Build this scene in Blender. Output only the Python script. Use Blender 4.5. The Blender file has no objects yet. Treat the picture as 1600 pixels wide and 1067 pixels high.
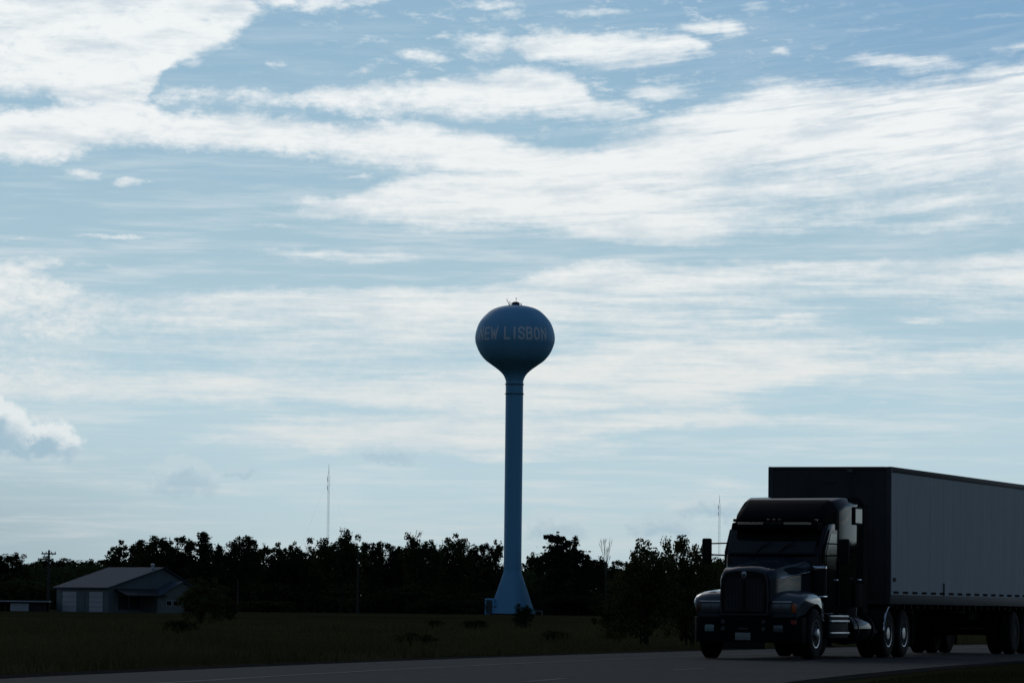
import bpy, bmesh, math, random
import numpy as np
from mathutils import Matrix, Vector

C = bpy.context.scene.collection
R = math.radians

# ------------------------------------------------------------------ camera
F = 6500.0                      # focal length in pixels of the 1600 px wide photograph
CAM_H = 0.97
PITCH = math.atan(415.5 / F)
ROLL = 0.011
cam = bpy.data.cameras.new('camera')
cam.sensor_width = 36.0
cam.lens = F / 1600.0 * 36.0
cam.clip_start = 0.5
cam.clip_end = 20000
cam_o = bpy.data.objects.new('camera', cam)
C.objects.link(cam_o)
CAM_M = Matrix.Rotation(math.pi / 2 + PITCH, 3, 'X') @ Matrix.Rotation(ROLL, 3, 'Z')
cam_o.matrix_world = Matrix.Translation((0, 0, CAM_H)) @ CAM_M.to_4x4()
bpy.context.scene.camera = cam_o


def ray(px, py):
    return CAM_M @ Vector(((px - 800.0) / F, (533.5 - py) / F, -1.0))


def at(px, py, depth):
    """world point seen at photo pixel, at a given distance along +Y"""
    d = ray(px, py)
    return Vector((0, 0, CAM_H)) + d * (depth / d.y)


def ground(px, py):
    d = ray(px, py)
    return Vector((0, 0, CAM_H)) + d * (-CAM_H / d.z)


# ------------------------------------------------------------------ exposure, sun, sky
vs = bpy.context.scene.view_settings
vs.view_transform = 'Standard'
vs.look = 'None'
vs.gamma = 1.0
vs.use_curve_mapping = False
vs.exposure = -2.0

SUN_AZ, SUN_EL = R(-14), R(24)
sun = bpy.data.lights.new('sun', 'SUN')
sun.energy = 0.5
sun.angle = R(14)
sun.color = (1.0, 0.97, 0.92)
sun_o = bpy.data.objects.new('sun', sun)
C.objects.link(sun_o)
sd = Vector((math.sin(SUN_AZ) * math.cos(SUN_EL), math.cos(SUN_AZ) * math.cos(SUN_EL), math.sin(SUN_EL)))
sun_o.rotation_euler = sd.to_track_quat('Z', 'Y').to_euler()
sun_o.location = (0, 0, 60)

world = bpy.data.worlds.new('World')
bpy.context.scene.world = world
world.use_nodes = True
nt = world.node_tree
nt.nodes.clear()
NN, LL = nt.nodes, nt.links


def _set(sock, v):
    if hasattr(v, 'is_output'):
        LL.new(v, sock)
    else:
        sock.default_value = v


def M(op, a, b=None, c=None, clamp=False):
    n = NN.new('ShaderNodeMath')
    n.operation = op
    n.use_clamp = clamp
    _set(n.inputs[0], a)
    if b is not None:
        _set(n.inputs[1], b)
    if c is not None:
        _set(n.inputs[2], c)
    return n.outputs[0]


def SM(x, lo, hi, a=0.0, b=1.0):
    n = NN.new('ShaderNodeMapRange')
    n.interpolation_type = 'SMOOTHSTEP'
    _set(n.inputs['Value'], x)
    if lo > hi:
        lo, hi, a, b = hi, lo, b, a
    n.inputs['From Min'].default_value = lo
    n.inputs['From Max'].default_value = hi
    n.inputs['To Min'].default_value = a
    n.inputs['To Max'].default_value = b
    return n.outputs[0]


def XYZ(x, y, z):
    n = NN.new('ShaderNodeCombineXYZ')
    _set(n.inputs[0], x)
    _set(n.inputs[1], y)
    _set(n.inputs[2], z)
    return n.outputs[0]


def NOISE(x, y, seed, detail=5.0, rough=0.55, lac=2.0, dist=0.0):
    n = NN.new('ShaderNodeTexNoise')
    n.noise_dimensions = '3D'
    LL.new(XYZ(x, y, seed), n.inputs['Vector'])
    n.inputs['Scale'].default_value = 1.0
    n.inputs['Detail'].default_value = detail
    n.inputs['Roughness'].default_value = rough
    n.inputs['Lacunarity'].default_value = lac
    n.inputs['Distortion'].default_value = dist
    return n.outputs


def RAMP(x, pts):
    n = NN.new('ShaderNodeValToRGB')
    _set(n.inputs[0], x)
    el = n.color_ramp.elements
    while len(el) > 1:
        el.remove(el[-1])
    el[0].position = pts[0][0]
    el[0].color = (*pts[0][1], 1)
    for p, c in pts[1:]:
        e = el.new(p)
        e.color = (*c, 1)
    return n.outputs[0]


def MIX(f, a, b):
    n = NN.new('ShaderNodeMix')
    n.data_type = 'RGBA'
    _set(n.inputs[0], f)
    _set(n.inputs[6], a if not isinstance(a, tuple) else (*a, 1))
    _set(n.inputs[7], b if not isinstance(b, tuple) else (*b, 1))
    return n.outputs[2]


def VM(op, a, b):
    n = NN.new('ShaderNodeVectorMath')
    n.operation = op
    _set(n.inputs[0], a)
    if op == 'SCALE':
        _set(n.inputs['Scale'], b)
    elif b is not None:
        _set(n.inputs[1], b)
    return n.outputs['Value'] if op in ('LENGTH', 'DOT_PRODUCT') else n.outputs['Vector']


# sky directions in angular units of 1/F radian: U grows to the right, V grows downward, V = 949 on the horizon
def sky_uv(px, py):
    d = ray(px, py).normalized()
    return 800 + F * math.atan2(d.x, d.y), 949 - F * math.asin(d.z)


tc = NN.new('ShaderNodeTexCoord')
sep = NN.new('ShaderNodeSeparateXYZ')
LL.new(tc.outputs['Generated'], sep.inputs[0])
AZ = M('ARCTAN2', sep.outputs[0], sep.outputs[1])
EL = M('ARCSINE', sep.outputs[2])
U0 = M('MULTIPLY_ADD', AZ, F, 800.0)
V0 = M('MULTIPLY_ADD', EL, -F, 949.0)

# billowing: displace the coordinates so that no edge is a drawn curve
nA = NOISE(M('DIVIDE', U0, 190.0), M('DIVIDE', V0, 75.0), 3.3, 4.0, 0.5)[1]
nB = NOISE(M('DIVIDE', U0, 52.0), M('DIVIDE', V0, 26.0), 9.1, 6.0, 0.62)[1]
wA = VM('MULTIPLY', VM('SUBTRACT', nA, (0.5, 0.5, 0.5)), (120.0, 40.0, 0.0))
wB = VM('MULTIPLY', VM('SUBTRACT', nB, (0.5, 0.5, 0.5)), (50.0, 27.0, 0.0))
UV = VM('ADD', VM('ADD', XYZ(U0, V0, 0.0), wA), wB)
sp2 = NN.new('ShaderNodeSeparateXYZ')
LL.new(UV, sp2.inputs[0])
U, V = sp2.outputs[0], sp2.outputs[1]
UN = M('DIVIDE', M('ADD', U, 500.0), 2600.0, clamp=True)
U0N = M('DIVIDE', M('ADD', U0, 500.0), 2600.0, clamp=True)


def CURVE(pts, x):
    n = NN.new('ShaderNodeFloatCurve')
    cv = n.mapping.curves[0]
    q = []
    for px, py in pts:
        u, v = sky_uv(px, py)
        q.append(((u + 500) / 2600, (v + 300) / 1400))
    q.sort()
    q = [(0.0, q[0][1])] + [p for p in q if 0.001 < p[0] < 0.999] + [(1.0, q[-1][1])]
    cv.points[0].location = q[0]
    cv.points[-1].location = q[-1]
    for p in q[1:-1]:
        cv.points.new(*p)
    for p in cv.points:
        p.handle_type = 'AUTO_CLAMPED'
    n.mapping.update()
    _set(n.inputs['Value'], x)
    return M('MULTIPLY_ADD', n.outputs[0], 1400.0, -300.0)


dens = None


def acc(m):
    global dens
    dens = m if dens is None else M('MAXIMUM', dens, m)


def BAND(top, bot, st, sb, amp=1.0, left=None, right=None, vv=None):
    vv = V if vv is None else vv
    m = M('MULTIPLY', SM(M('SUBTRACT', vv, CURVE(top, UN)), -st * 0.9, st * 1.3),
          SM(M('SUBTRACT', CURVE(bot, UN), vv), -sb * 1.0, sb * 1.1))
    if left:
        m = M('MULTIPLY', m, SM(U, left[0], left[1]))
    if right:
        m = M('MULTIPLY', m, SM(U, right[1], right[0]))
    if amp != 1.0:
        m = M('MULTIPLY', m, amp)
    acc(m)


def PUFF(px, py, rx, ry, amp=1.0):
    u, v = sky_uv(px, py)
    d = VM('LENGTH', VM('MULTIPLY', VM('SUBTRACT', UV, (u, v, 0.0)), (1.0 / rx, 1.0 / ry, 0.0)), None)
    acc(SM(d, 1.7, 0.1, 0.0, amp))


# the banks of cloud, each between an upper and a lower edge
BAND([(-500, -250), (800, -250)], [(-200, 150), (0, 146), (70, 150), (120, 172), (225, 166), (256, 112), (300, 84), (345, 72), (400, 50), (700, -120)],
     20, 30, 1.0, None, (345, 410))
BAND([(-300, 150), (0, 168), (90, 160), (190, 136), (240, 140), (300, 172), (400, 172), (520, 187), (660, 194), (800, 216), (880, 226), (1000, 222), (1150, 250)],
     [(-300, 262), (0, 250), (90, 252), (150, 234), (250, 232), (420, 246), (600, 260), (800, 290), (1000, 310), (1150, 320)], 20, 30, 1.0, None, (1050, 1250))
BAND([(200, 132), (300, 136), (430, 142), (520, 134), (650, 132), (740, 116), (800, 108), (880, 114), (940, 146), (1000, 150), (1070, 168)],
     [(200, 160), (330, 158), (430, 160), (540, 178), (690, 184), (850, 182), (960, 188), (1060, 184)], 18, 22, 0.95, (190, 260), (1010, 1080))
BAND([(760, 78), (800, 62), (880, 52), (980, 54), (1060, 56), (1130, 76)],
     [(760, 88), (820, 98), (950, 106), (1040, 98), (1100, 86), (1140, 78)], 14, 20, 0.95, (770, 830), (1070, 1140))
# the great streaked sheet on the right
BAND([(700, 300), (840, 256), (950, 216), (1040, 190), (1120, 158), (1230, 126), (1330, 128), (1420, 122), (1500, 110), (1600, 92), (2000, 20)],
     [(700, 330), (900, 372), (1050, 388), (1200, 372), (1350, 356), (1450, 362), (1600, 345), (2000, 330)], 30, 46, 0.66, (700, 900))
BAND([(700, 280), (840, 248), (950, 214), (1040, 190), (1120, 158), (1230, 126), (1330, 128), (1420, 122), (1500, 110), (1600, 92), (2000, 20)],
     [(700, 320), (900, 330), (1050, 320), (1200, 296), (1350, 284), (1450, 290), (1600, 280), (2000, 250)], 26, 60, 1.0, (700, 900))
BAND([(1240, 98), (1330, 86), (1420, 88), (1500, 88), (1620, 58), (1900, 0)], [(1240, 104), (1330, 104), (1430, 112), (1500, 100), (1620, 76), (1900, 30)],
     12, 16, 0.8, (1260, 1340))
BAND([(380, 318), (450, 298), (520, 302), (620, 272), (760, 262), (900, 262), (1100, 300)],
     [(380, 328), (470, 336), (560, 344), (700, 356), (860, 368), (1000, 382), (1200, 388)], 16, 30, 0.95, (410, 490), (1000, 1300))
BAND([(280, 388), (450, 384), (560, 392), (700, 396), (900, 402)], [(280, 394), (450, 402), (560, 410), (700, 410), (900, 412)], 12, 14, 0.72, (270, 420), (600, 800))
# the long low bank across the whole view, dissolving downward
LOWTOP = [(-400, 395), (0, 404), (60, 420), (110, 444), (200, 456), (300, 448), (450, 444), (600, 444), (700, 446), (780, 436), (880, 412), (1000, 410), (1150, 402), (1300, 400), (1450, 396), (1600, 382), (2000, 360)]
BAND(LOWTOP, [(-400, 600), (0, 560), (200, 540), (500, 570), (900, 560), (1200, 500), (1400, 486), (1600, 480), (2000, 470)], 18, 120, 0.8)
BAND([(-400, 520), (0, 540), (400, 560), (800, 540), (1000, 490), (1200, 494), (1350, 520), (1450, 534), (1600, 516), (2000, 500)],
     [(-400, 640), (0, 625), (300, 630), (600, 640), (900, 660), (1100, 640), (1300, 600), (1450, 586), (1600, 580), (2000, 580)], 60, 26, 0.84)
BAND([(200, 676), (400, 655), (600, 640), (900, 628), (1100, 625), (1250, 645), (1330, 644), (1420, 632)],
     [(200, 695), (400, 700), (600, 712), (900, 690), (1100, 672), (1250, 668), (1330, 660), (1420, 646)], 30, 16, 0.84, (150, 400), (1360, 1420))
BAND([(600, 690), (900, 680), (1100, 690)], [(600, 722), (900, 718), (1000, 708), (1150, 700)], 22, 14, 0.74, (560, 760), (960, 1120))
BAND([(-400, 740), (0, 730), (200, 745), (420, 735)], [(-400, 792), (0, 780), (200, 770), (420, 760)], 30, 26, 0.40, None, (300, 460))
for p in [(672, 92, 42, 13, .8), (925, 22, 60, 10, .6), (1090, 44, 52, 14, .75), (1135, 46, 32, 14, .7), (1185, 12, 26, 12, .5), (1205, 124, 60, 12, .45),
          (1215, 86, 20, 8, .5), (1040, 140, 60, 18, .85), (112, 275, 40, 10, .6), (198, 284, 26, 9, .75), (430, 3, 90, 14, .85),
          (490, 5, 55, 18, .85), (560, 2, 60, 9, .6), (765, 6, 50, 10, .55), (770, 70, 45, 24, .75), (290, 100, 40, 14, .55), (428, 98, 18, 6, .5),
          (555, 113, 18, 6, .5), (800, 24, 30, 8, .45), (545, 276, 40, 6, .55), (420, 352, 36, 7, .5), (185, 368, 110, 5, .5), (30, 374, 40, 4, .45), (62, 412, 60, 12, .7),
          (150, 420, 60, 8, .45), (1210, 503, 120, 13, .72), (1420, 500, 60, 10, .65), (1120, 760, 72, 24, .5), (1060, 790, 44, 16, .45),
          (860, 812, 60, 22, .42), (1420, 40, 170, 8, .3), (1560, 22, 80, 8, .45), (1370, 627, 24, 4, .5), (1490, 628, 16, 4, .35),
          (1260, 678, 30, 5, .35), (700, 812, 70, 16, .3), (620, 850, 90, 18, .26), (80, 860, 120, 20, .25)]:
    PUFF(*p)

# streaks combed along the wind, tilted up to the right high in the sheet
tilt = M('MULTIPLY', M('MULTIPLY', M('MAXIMUM', M('SUBTRACT', U0, 820.0), 0.0), 0.12), SM(V0, 460.0, 180.0))
VT = M('ADD', V0, tilt)
str1 = NOISE(M('DIVIDE', U0, 260.0), M('DIVIDE', VT, 21.0), 1.7, 6.0, 0.58, 2.1, 0.35)[0]
str2 = NOISE(M('DIVIDE', U0, 120.0), M('DIVIDE', VT, 8.0), 5.7, 5.0, 0.6, 2.0, 0.3)[0]
puf = NOISE(M('DIVIDE', U0, 62.0), M('DIVIDE', V0, 30.0), 7.7, 8.0, 0.62)[0]
streak = M('ADD', M('MULTIPLY', str1, 0.68), M('MULTIPLY', str2, 0.32))
# wispy on the right and low down, billowy upper left
wisp = M('MAXIMUM', SM(M('ADD', U0, M('MULTIPLY', V0, 1.6)), 780.0, 1250.0), 0.12)
tex = M('ADD', M('MULTIPLY', streak, wisp), M('MULTIPLY', puf, M('SUBTRACT', 1.0, wisp)))
fine = NOISE(M('DIVIDE', U0, 19.0), M('DIVIDE', V0, 11.0), 33.0, 6.0, 0.66)[0]
body = M('ADD', M('MULTIPLY', dens, 1.02), M('MULTIPLY', M('SUBTRACT', tex, 0.5), M('MULTIPLY_ADD', wisp, 0.45, 1.35)))
body = M('ADD', body, M('MULTIPLY', M('SUBTRACT', fine, 0.5), M('MULTIPLY_ADD', wisp, -0.45, 0.85)))
# scraps of broken cloud drifting in the blue between the upper banks
pufn = NOISE(M('DIVIDE', U0, 48.0), M('DIVIDE', V0, 19.0), 41.0, 8.0, 0.64)[0]
scrap = M('MULTIPLY', M('MULTIPLY', SM(pufn, 0.50, 0.74), SM(V0, 300.0, 130.0)), SM(M('ABSOLUTE', M('SUBTRACT', U0, 900.0)), 620.0, 150.0, 0.05, 0.6))
veil = M('MULTIPLY', SM(streak, 0.42, 0.72), SM(V0, 100.0, 560.0, 0.16, 0.55))
veil = M('MAXIMUM', veil, scrap)
cover = M('MAXIMUM', SM(body, 0.14, 1.04), veil)

VN = M('DIVIDE', M('ADD', V0, 100.0), 1100.0, clamp=True)


def vn(y):
    return (y + 100) / 1100.0


def s2l(*c):
    return tuple(((x / 255.0) / 12.92 if x / 255.0 <= 0.04045 else ((x / 255.0 + 0.055) / 1.055) ** 2.4) for x in c)


blue = RAMP(VN, [(vn(0), s2l(146, 181, 206)), (vn(200), s2l(156, 189, 209)), (vn(330), s2l(164, 194, 210)), (vn(420), s2l(170, 198, 212)),
                 (vn(600), s2l(180, 207, 219)), (vn(760), s2l(186, 209, 218)), (vn(850), s2l(186, 206, 212)), (vn(949), s2l(180, 198, 203))])
blue = MIX(M('MULTIPLY', SM(U0, 700.0, 1600.0), SM(V0, 330.0, 0.0)), blue, s2l(130, 169, 201))
blue = MIX(M('MULTIPLY', SM(U0, 520.0, -100.0), SM(V0, 640.0, 860.0, 0.0, 0.6)), blue, s2l(146, 167, 178))
white = RAMP(VN, [(vn(0), s2l(240, 245, 246)), (vn(200), s2l(241, 244, 245)), (vn(420), s2l(236, 239, 239)), (vn(560), s2l(230, 233, 232)),
                  (vn(720), s2l(221, 226, 226)), (vn(900), s2l(202, 211, 213))])
# relief inside the clouds: thick parts a little greyer, thin parts of the sheet bluish
shade = NOISE(M('DIVIDE', U0, 150.0), M('DIVIDE', VT, 36.0), 21.0, 6.0, 0.6)[0]
shd = M('MULTIPLY', SM(shade, 0.44, 0.70), 0.62)
shd = M('MAXIMUM', shd, M('MULTIPLY', M('MULTIPLY', SM(streak, 0.52, 0.36), SM(U0, 700.0, 1200.0)), 0.42))
white = MIX(shd, white, MIX(0.5, blue, s2l(214, 221, 226)))
front = MIX(cover, blue, white)


# two heaped clouds low on the left and a few faint grey ones near the horizon
def heap(px, py, rx, ry, lit, base, a=1.0):
    u, v = sky_uv(px, py)
    loc = VM('MULTIPLY', VM('SUBTRACT', UVh, (u, v, 0.0)), (1.0 / rx, 1.0 / ry, 0.0))
    d = VM('LENGTH', loc, None)
    s = NN.new('ShaderNodeSeparateXYZ')
    LL.new(loc, s.inputs[0])
    m = M('MULTIPLY', SM(d, 1.12, 0.80), SM(s.outputs[1], 0.75, 0.2))
    lobe = M('ADD', M('MULTIPLY', s.outputs[1], 0.8), M('MULTIPLY', M('SUBTRACT', d, 0.7), -0.6))
    col = MIX(SM(M('ADD', lobe, M('MULTIPLY', M('SUBTRACT', hn, 0.5), 1.3)), -0.45, 0.42), lit, base)
    return MIX(M('MULTIPLY', m, a), front, col)


hnz = NOISE(M('DIVIDE', U0, 30.0), M('DIVIDE', V0, 26.0), 14.2, 9.0, 0.68)
hn = hnz[0]
UVh = VM('ADD', XYZ(U0, V0, 0.0), VM('MULTIPLY', VM('SUBTRACT', hnz[1], (0.5, 0.5, 0.5)), (64.0, 56.0, 0.0)))
bl, bb = s2l(228, 234, 235), s2l(162, 189, 205)
front = heap(60, 695, 74, 40, bl, bb, 0.92)
front = heap(-2, 676, 50, 56, bl, bb, 0.95)
front = heap(288, 750, 58, 40, s2l(196, 212, 219), s2l(164, 190, 204), 0.6)
front = heap(610, 714, 40, 20, s2l(190, 207, 216), s2l(162, 188, 204), 0.45)
front = heap(376, 738, 34, 12, s2l(190, 207, 216), s2l(166, 190, 204), 0.45)
front = heap(868, 826, 56, 32, s2l(196, 210, 215), s2l(160, 184, 198), 0.45)
front = heap(1032, 824, 52, 26, s2l(188, 204, 212), s2l(158, 183, 199), 0.55)
front = heap(1110, 796, 60, 26, s2l(200, 212, 216), s2l(160, 185, 202), 0.5)

sky = NN.new('ShaderNodeTexSky')
sky.sky_type = 'NISHITA'
sky.sun_disc = False
sky.sun_elevation = SUN_EL
sky.sun_rotation = SUN_AZ
sky.altitude = 300
sky.air_density = 1.0
sky.dust_density = 1.2
sky.ozone_density = 1.5
STRENGTH = 0.08
wfront = M('MULTIPLY', SM(M('ABSOLUTE', AZ), R(80), R(48)), SM(EL, R(24), R(11)))
FRONT_GAIN = 2.0 ** 2.0 / STRENGTH      # the picture is exposed two stops down, for the bright sky ahead
dim = SM(EL, R(2), R(32), 0.35, 1.75)           # added dimming of the unseen low sky, to darken reflections in the truck
rest = VM('SCALE', sky.outputs[0], M('MULTIPLY', dim, 1.75))
colr = MIX(wfront, rest, VM('SCALE', front, FRONT_GAIN))
bg = NN.new('ShaderNodeBackground')
LL.new(colr, bg.inputs['Color'])
bg.inputs['Strength'].default_value = STRENGTH
wo = NN.new('ShaderNodeOutputWorld')
LL.new(bg.outputs[0], wo.inputs[0])

# ------------------------------------------------------------------ helpers
def mat(name, col, rough=0.7, metal=0.0, var=0.0, scale=3.0, bump=0.0, bscale=40.0, coat=0.0, spec=0.5, stretch=None, col2=None, alpha=None):
    m = bpy.data.materials.new(name)
    m.use_nodes = True
    t = m.node_tree
    b = t.nodes['Principled BSDF']
    b.inputs['Base Color'].default_value = (*col, 1)
    b.inputs['Roughness'].default_value = rough
    b.inputs['Metallic'].default_value = metal
    b.inputs['Specular IOR Level'].default_value = spec
    if coat:
        b.inputs['Coat Weight'].default_value = coat
        b.inputs['Coat Roughness'].default_value = 0.05
    if var or bump:
        tcn = t.nodes.new('ShaderNodeTexCoord')
        mp = t.nodes.new('ShaderNodeMapping')
        t.links.new(tcn.outputs['Object'], mp.inputs['Vector'])
        if stretch:
            mp.inputs['Scale'].default_value = stretch
    if var:
        n = t.nodes.new('ShaderNodeTexNoise')
        n.inputs['Scale'].default_value = scale
        n.inputs['Detail'].default_value = 6
        n.inputs['Roughness'].default_value = 0.62
        t.links.new(mp.outputs[0], n.inputs['Vector'])
        rp = t.nodes.new('ShaderNodeValToRGB')
        c2 = col2 or tuple(min(1, c * (1 + var)) for c in col)
        c1 = tuple(c * (1 - var) for c in col)
        rp.color_ramp.elements[0].position = 0.32
        rp.color_ramp.elements[1].position = 0.68
        rp.color_ramp.elements[0].color = (*c1, 1)
        rp.color_ramp.elements[1].color = (*c2, 1)
        t.links.new(n.outputs[0], rp.inputs[0])
        t.links.new(rp.outputs[0], b.inputs['Base Color'])
        mr = t.nodes.new('ShaderNodeMapRange')
        mr.inputs['To Min'].default_value = max(0.02, rough - 0.08)
        mr.inputs['To Max'].default_value = min(1.0, rough + 0.08)
        t.links.new(n.outputs[0], mr.inputs['Value'])
        t.links.new(mr.outputs[0], b.inputs['Roughness'])
    if bump:
        n2 = t.nodes.new('ShaderNodeTexNoise')
        n2.inputs['Scale'].default_value = bscale
        n2.inputs['Detail'].default_value = 5
        t.links.new(mp.outputs[0], n2.inputs['Vector'])
        bp = t.nodes.new('ShaderNodeBump')
        bp.inputs['Strength'].default_value = bump
        bp.inputs['Distance'].default_value = 0.05
        t.links.new(n2.outputs[0], bp.inputs['Height'])
        t.links.new(bp.outputs[0], b.inputs['Normal'])
    return m


def groundmat(name, c1, c2, scale, bump=0.5, bscale=3.0, stretch=(1, 1, 1)):
    m = bpy.data.materials.new(name)
    m.use_nodes = True
    t = m.node_tree
    t.nodes.clear()
    tcn = t.nodes.new('ShaderNodeTexCoord')
    mp = t.nodes.new('ShaderNodeMapping')
    mp.inputs['Scale'].default_value = stretch
    t.links.new(tcn.outputs['Object'], mp.inputs['Vector'])
    n = t.nodes.new('ShaderNodeTexNoise')
    n.inputs['Scale'].default_value = scale
    n.inputs['Detail'].default_value = 8
    n.inputs['Roughness'].default_value = 0.65
    t.links.new(mp.outputs[0], n.inputs['Vector'])
    rp = t.nodes.new('ShaderNodeValToRGB')
    rp.color_ramp.elements[0].position = 0.35
    rp.color_ramp.elements[1].position = 0.68
    rp.color_ramp.elements[0].color = (*c1, 1)
    rp.color_ramp.elements[1].color = (*c2, 1)
    t.links.new(n.outputs[0], rp.inputs[0])
    n2 = t.nodes.new('ShaderNodeTexNoise')
    n2.inputs['Scale'].default_value = bscale
    n2.inputs['Detail'].default_value = 5
    t.links.new(mp.outputs[0], n2.inputs['Vector'])
    bp = t.nodes.new('ShaderNodeBump')
    bp.inputs['Strength'].default_value = bump
    bp.inputs['Distance'].default_value = 0.05
    t.links.new(n2.outputs[0], bp.inputs['Height'])
    d = t.nodes.new('ShaderNodeBsdfDiffuse')
    t.links.new(rp.outputs[0], d.inputs['Color'])
    t.links.new(bp.outputs[0], d.inputs['Normal'])
    o = t.nodes.new('ShaderNodeOutputMaterial')
    t.links.new(d.outputs[0], o.inputs[0])
    return m


def leafmat(name, c1, c2, scale=0.6):
    m = bpy.data.materials.new(name)
    m.use_nodes = True
    t = m.node_tree
    t.nodes.clear()
    geo = t.nodes.new('ShaderNodeNewGeometry')
    n = t.nodes.new('ShaderNodeTexNoise')
    n.inputs['Scale'].default_value = scale
    n.inputs['Detail'].default_value = 5
    t.links.new(geo.outputs['Position'], n.inputs['Vector'])
    oi = t.nodes.new('ShaderNodeObjectInfo')
    ad = t.nodes.new('ShaderNodeMath')
    ad.operation = 'MULTIPLY_ADD'
    t.links.new(oi.outputs['Random'], ad.inputs[0])
    ad.inputs[1].default_value = 0.3
    t.links.new(n.outputs[0], ad.inputs[2])
    rp = t.nodes.new('ShaderNodeValToRGB')
    rp.color_ramp.elements[0].position = 0.4
    rp.color_ramp.elements[1].position = 0.85
    rp.color_ramp.elements[0].color = (*c1, 1)
    rp.color_ramp.elements[1].color = (*c2, 1)
    t.links.new(ad.outputs[0], rp.inputs[0])
    d = t.nodes.new('ShaderNodeBsdfDiffuse')
    tr = t.nodes.new('ShaderNodeBsdfTranslucent')
    mx = t.nodes.new('ShaderNodeMixShader')
    mx.inputs[0].default_value = 0.18
    t.links.new(rp.outputs[0], d.inputs[0])
    t.links.new(rp.outputs[0], tr.inputs[0])
    t.links.new(d.outputs[0], mx.inputs[1])
    t.links.new(tr.outputs[0], mx.inputs[2])
    o = t.nodes.new('ShaderNodeOutputMaterial')
    t.links.new(mx.outputs[0], o.inputs[0])
    return m


class MB:
    """collects shapes and links them as ONE mesh object"""

    def __init__(self):
        self.v, self.f = [], []

    def add(self, vs_, fs_):
        o = len(self.v)
        self.v += [tuple(p) for p in vs_]
        self.f += [tuple(i + o for i in q) for q in fs_]
        return self

    def box(self, x0, x1, y0, y1, z0, z1):
        p = [(x, y, z) for z in (z0, z1) for y in (y0, y1) for x in (x0, x1)]
        return self.add(p, [(0, 2, 3, 1), (4, 5, 7, 6), (0, 1, 5, 4), (2, 6, 7, 3), (0, 4, 6, 2), (1, 3, 7, 5)])

    def loft(self, rings, caps=True, closed=True):
        n = len(rings[0])
        p = [q for r in rings for q in r]
        f = []
        for i in range(len(rings) - 1):
            for j in range(n if closed else n - 1):
                k = (j + 1) % n
                f.append((i * n + j, i * n + k, (i + 1) * n + k, (i + 1) * n + j))
        if caps:
            f.append(tuple(range(n))[::-1])
            f.append(tuple((len(rings) - 1) * n + j for j in range(n)))
        return self.add(p, f)

    def tube(self, pts, rad, n=8):
        pts = [Vector(p) for p in pts]
        if not isinstance(rad, (list, tuple)):
            rad = [rad] * len(pts)
        rings = []
        for i, p in enumerate(pts):
            d = (pts[min(i + 1, len(pts) - 1)] - pts[max(i - 1, 0)]).normalized()
            a = d.cross(Vector((0, 0, 1)) if abs(d.z) < 0.95 else Vector((1, 0, 0))).normalized()
            b = d.cross(a)
            rings.append([p + (a * math.cos(2 * math.pi * k / n) + b * math.sin(2 * math.pi * k / n)) * rad[i] for k in range(n)])
        return self.loft(rings)

    def lathe(self, prof, n=32, axis='z', c=(0, 0, 0), a0=0.0):
        rings = []
        for r, h in prof:
            ring = []
            for k in range(n):
                t = a0 + 2 * math.pi * k / n
                x, y = r * math.cos(t), r * math.sin(t)
                q = (x, y, h) if axis == 'z' else ((h, x, y) if axis == 'x' else (x, h, y))
                ring.append((q[0] + c[0], q[1] + c[1], q[2] + c[2]))
            rings.append(ring)
        return self.loft(rings)

    def prism(self, poly, axis, lo, hi):
        def q(a, b, h):
            return (h, a, b) if axis == 'x' else ((a, h, b) if axis == 'y' else (a, b, h))
        return self.loft([[q(a, b, lo) for a, b in poly], [q(a, b, hi) for a, b in poly]])

    def build(self, name, m, parent=None, bevel=0.0, smooth=35, seg=2):
        me = bpy.data.meshes.new(name)
        me.from_pydata(self.v, [], self.f)
        bm = bmesh.new()
        bm.from_mesh(me)
        bmesh.ops.recalc_face_normals(bm, faces=bm.faces)
        if bevel:
            ed = [e for e in bm.edges if len(e.link_faces) == 2 and e.calc_face_angle(0) > R(28)]
            bmesh.ops.bevel(bm, geom=ed, offset=bevel, segments=seg, profile=0.5, affect='EDGES', clamp_overlap=True)
        bm.to_mesh(me)
        bm.free()
        if smooth:
            me.shade_smooth()
            me.set_sharp_from_angle(angle=R(smooth))
        me.materials.append(m)
        o = bpy.data.objects.new(name, me)
        C.objects.link(o)
        if parent:
            o.parent = parent
        return o


def tag(o, label=None, cat=None, group=None, kind=None):
    if label:
        o['label'] = label
    if cat:
        o['category'] = cat
    if group:
        o['group'] = group
    if kind:
        o['kind'] = kind
    return o


def thing(name, label, cat, loc=(0, 0, 0), rz=0.0, group=None):
    o = bpy.data.objects.new(name, None)
    o.empty_display_size = 0.3
    C.objects.link(o)
    o.location = loc
    o.rotation_euler = (0, 0, rz)
    return tag(o, label, cat, group)


def npmesh(name, verts, nper, m, parent=None):
    """verts (k*nper, 3): k loose polygons of nper corners"""
    verts = np.asarray(verts, dtype=np.float32).reshape(-1, 3)
    k = len(verts) // nper
    me = bpy.data.meshes.new(name)
    me.vertices.add(len(verts))
    me.vertices.foreach_set('co', verts.ravel())
    me.loops.add(len(verts))
    me.loops.foreach_set('vertex_index', np.arange(len(verts), dtype=np.int32))
    me.polygons.add(k)
    me.polygons.foreach_set('loop_start', np.arange(0, len(verts), nper, dtype=np.int32))
    me.polygons.foreach_set('loop_total', np.full(k, nper, dtype=np.int32))
    me.update(calc_edges=True)
    me.materials.append(m)
    o = bpy.data.objects.new(name, me)
    C.objects.link(o)
    if parent:
        o.parent = parent
    return o


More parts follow.
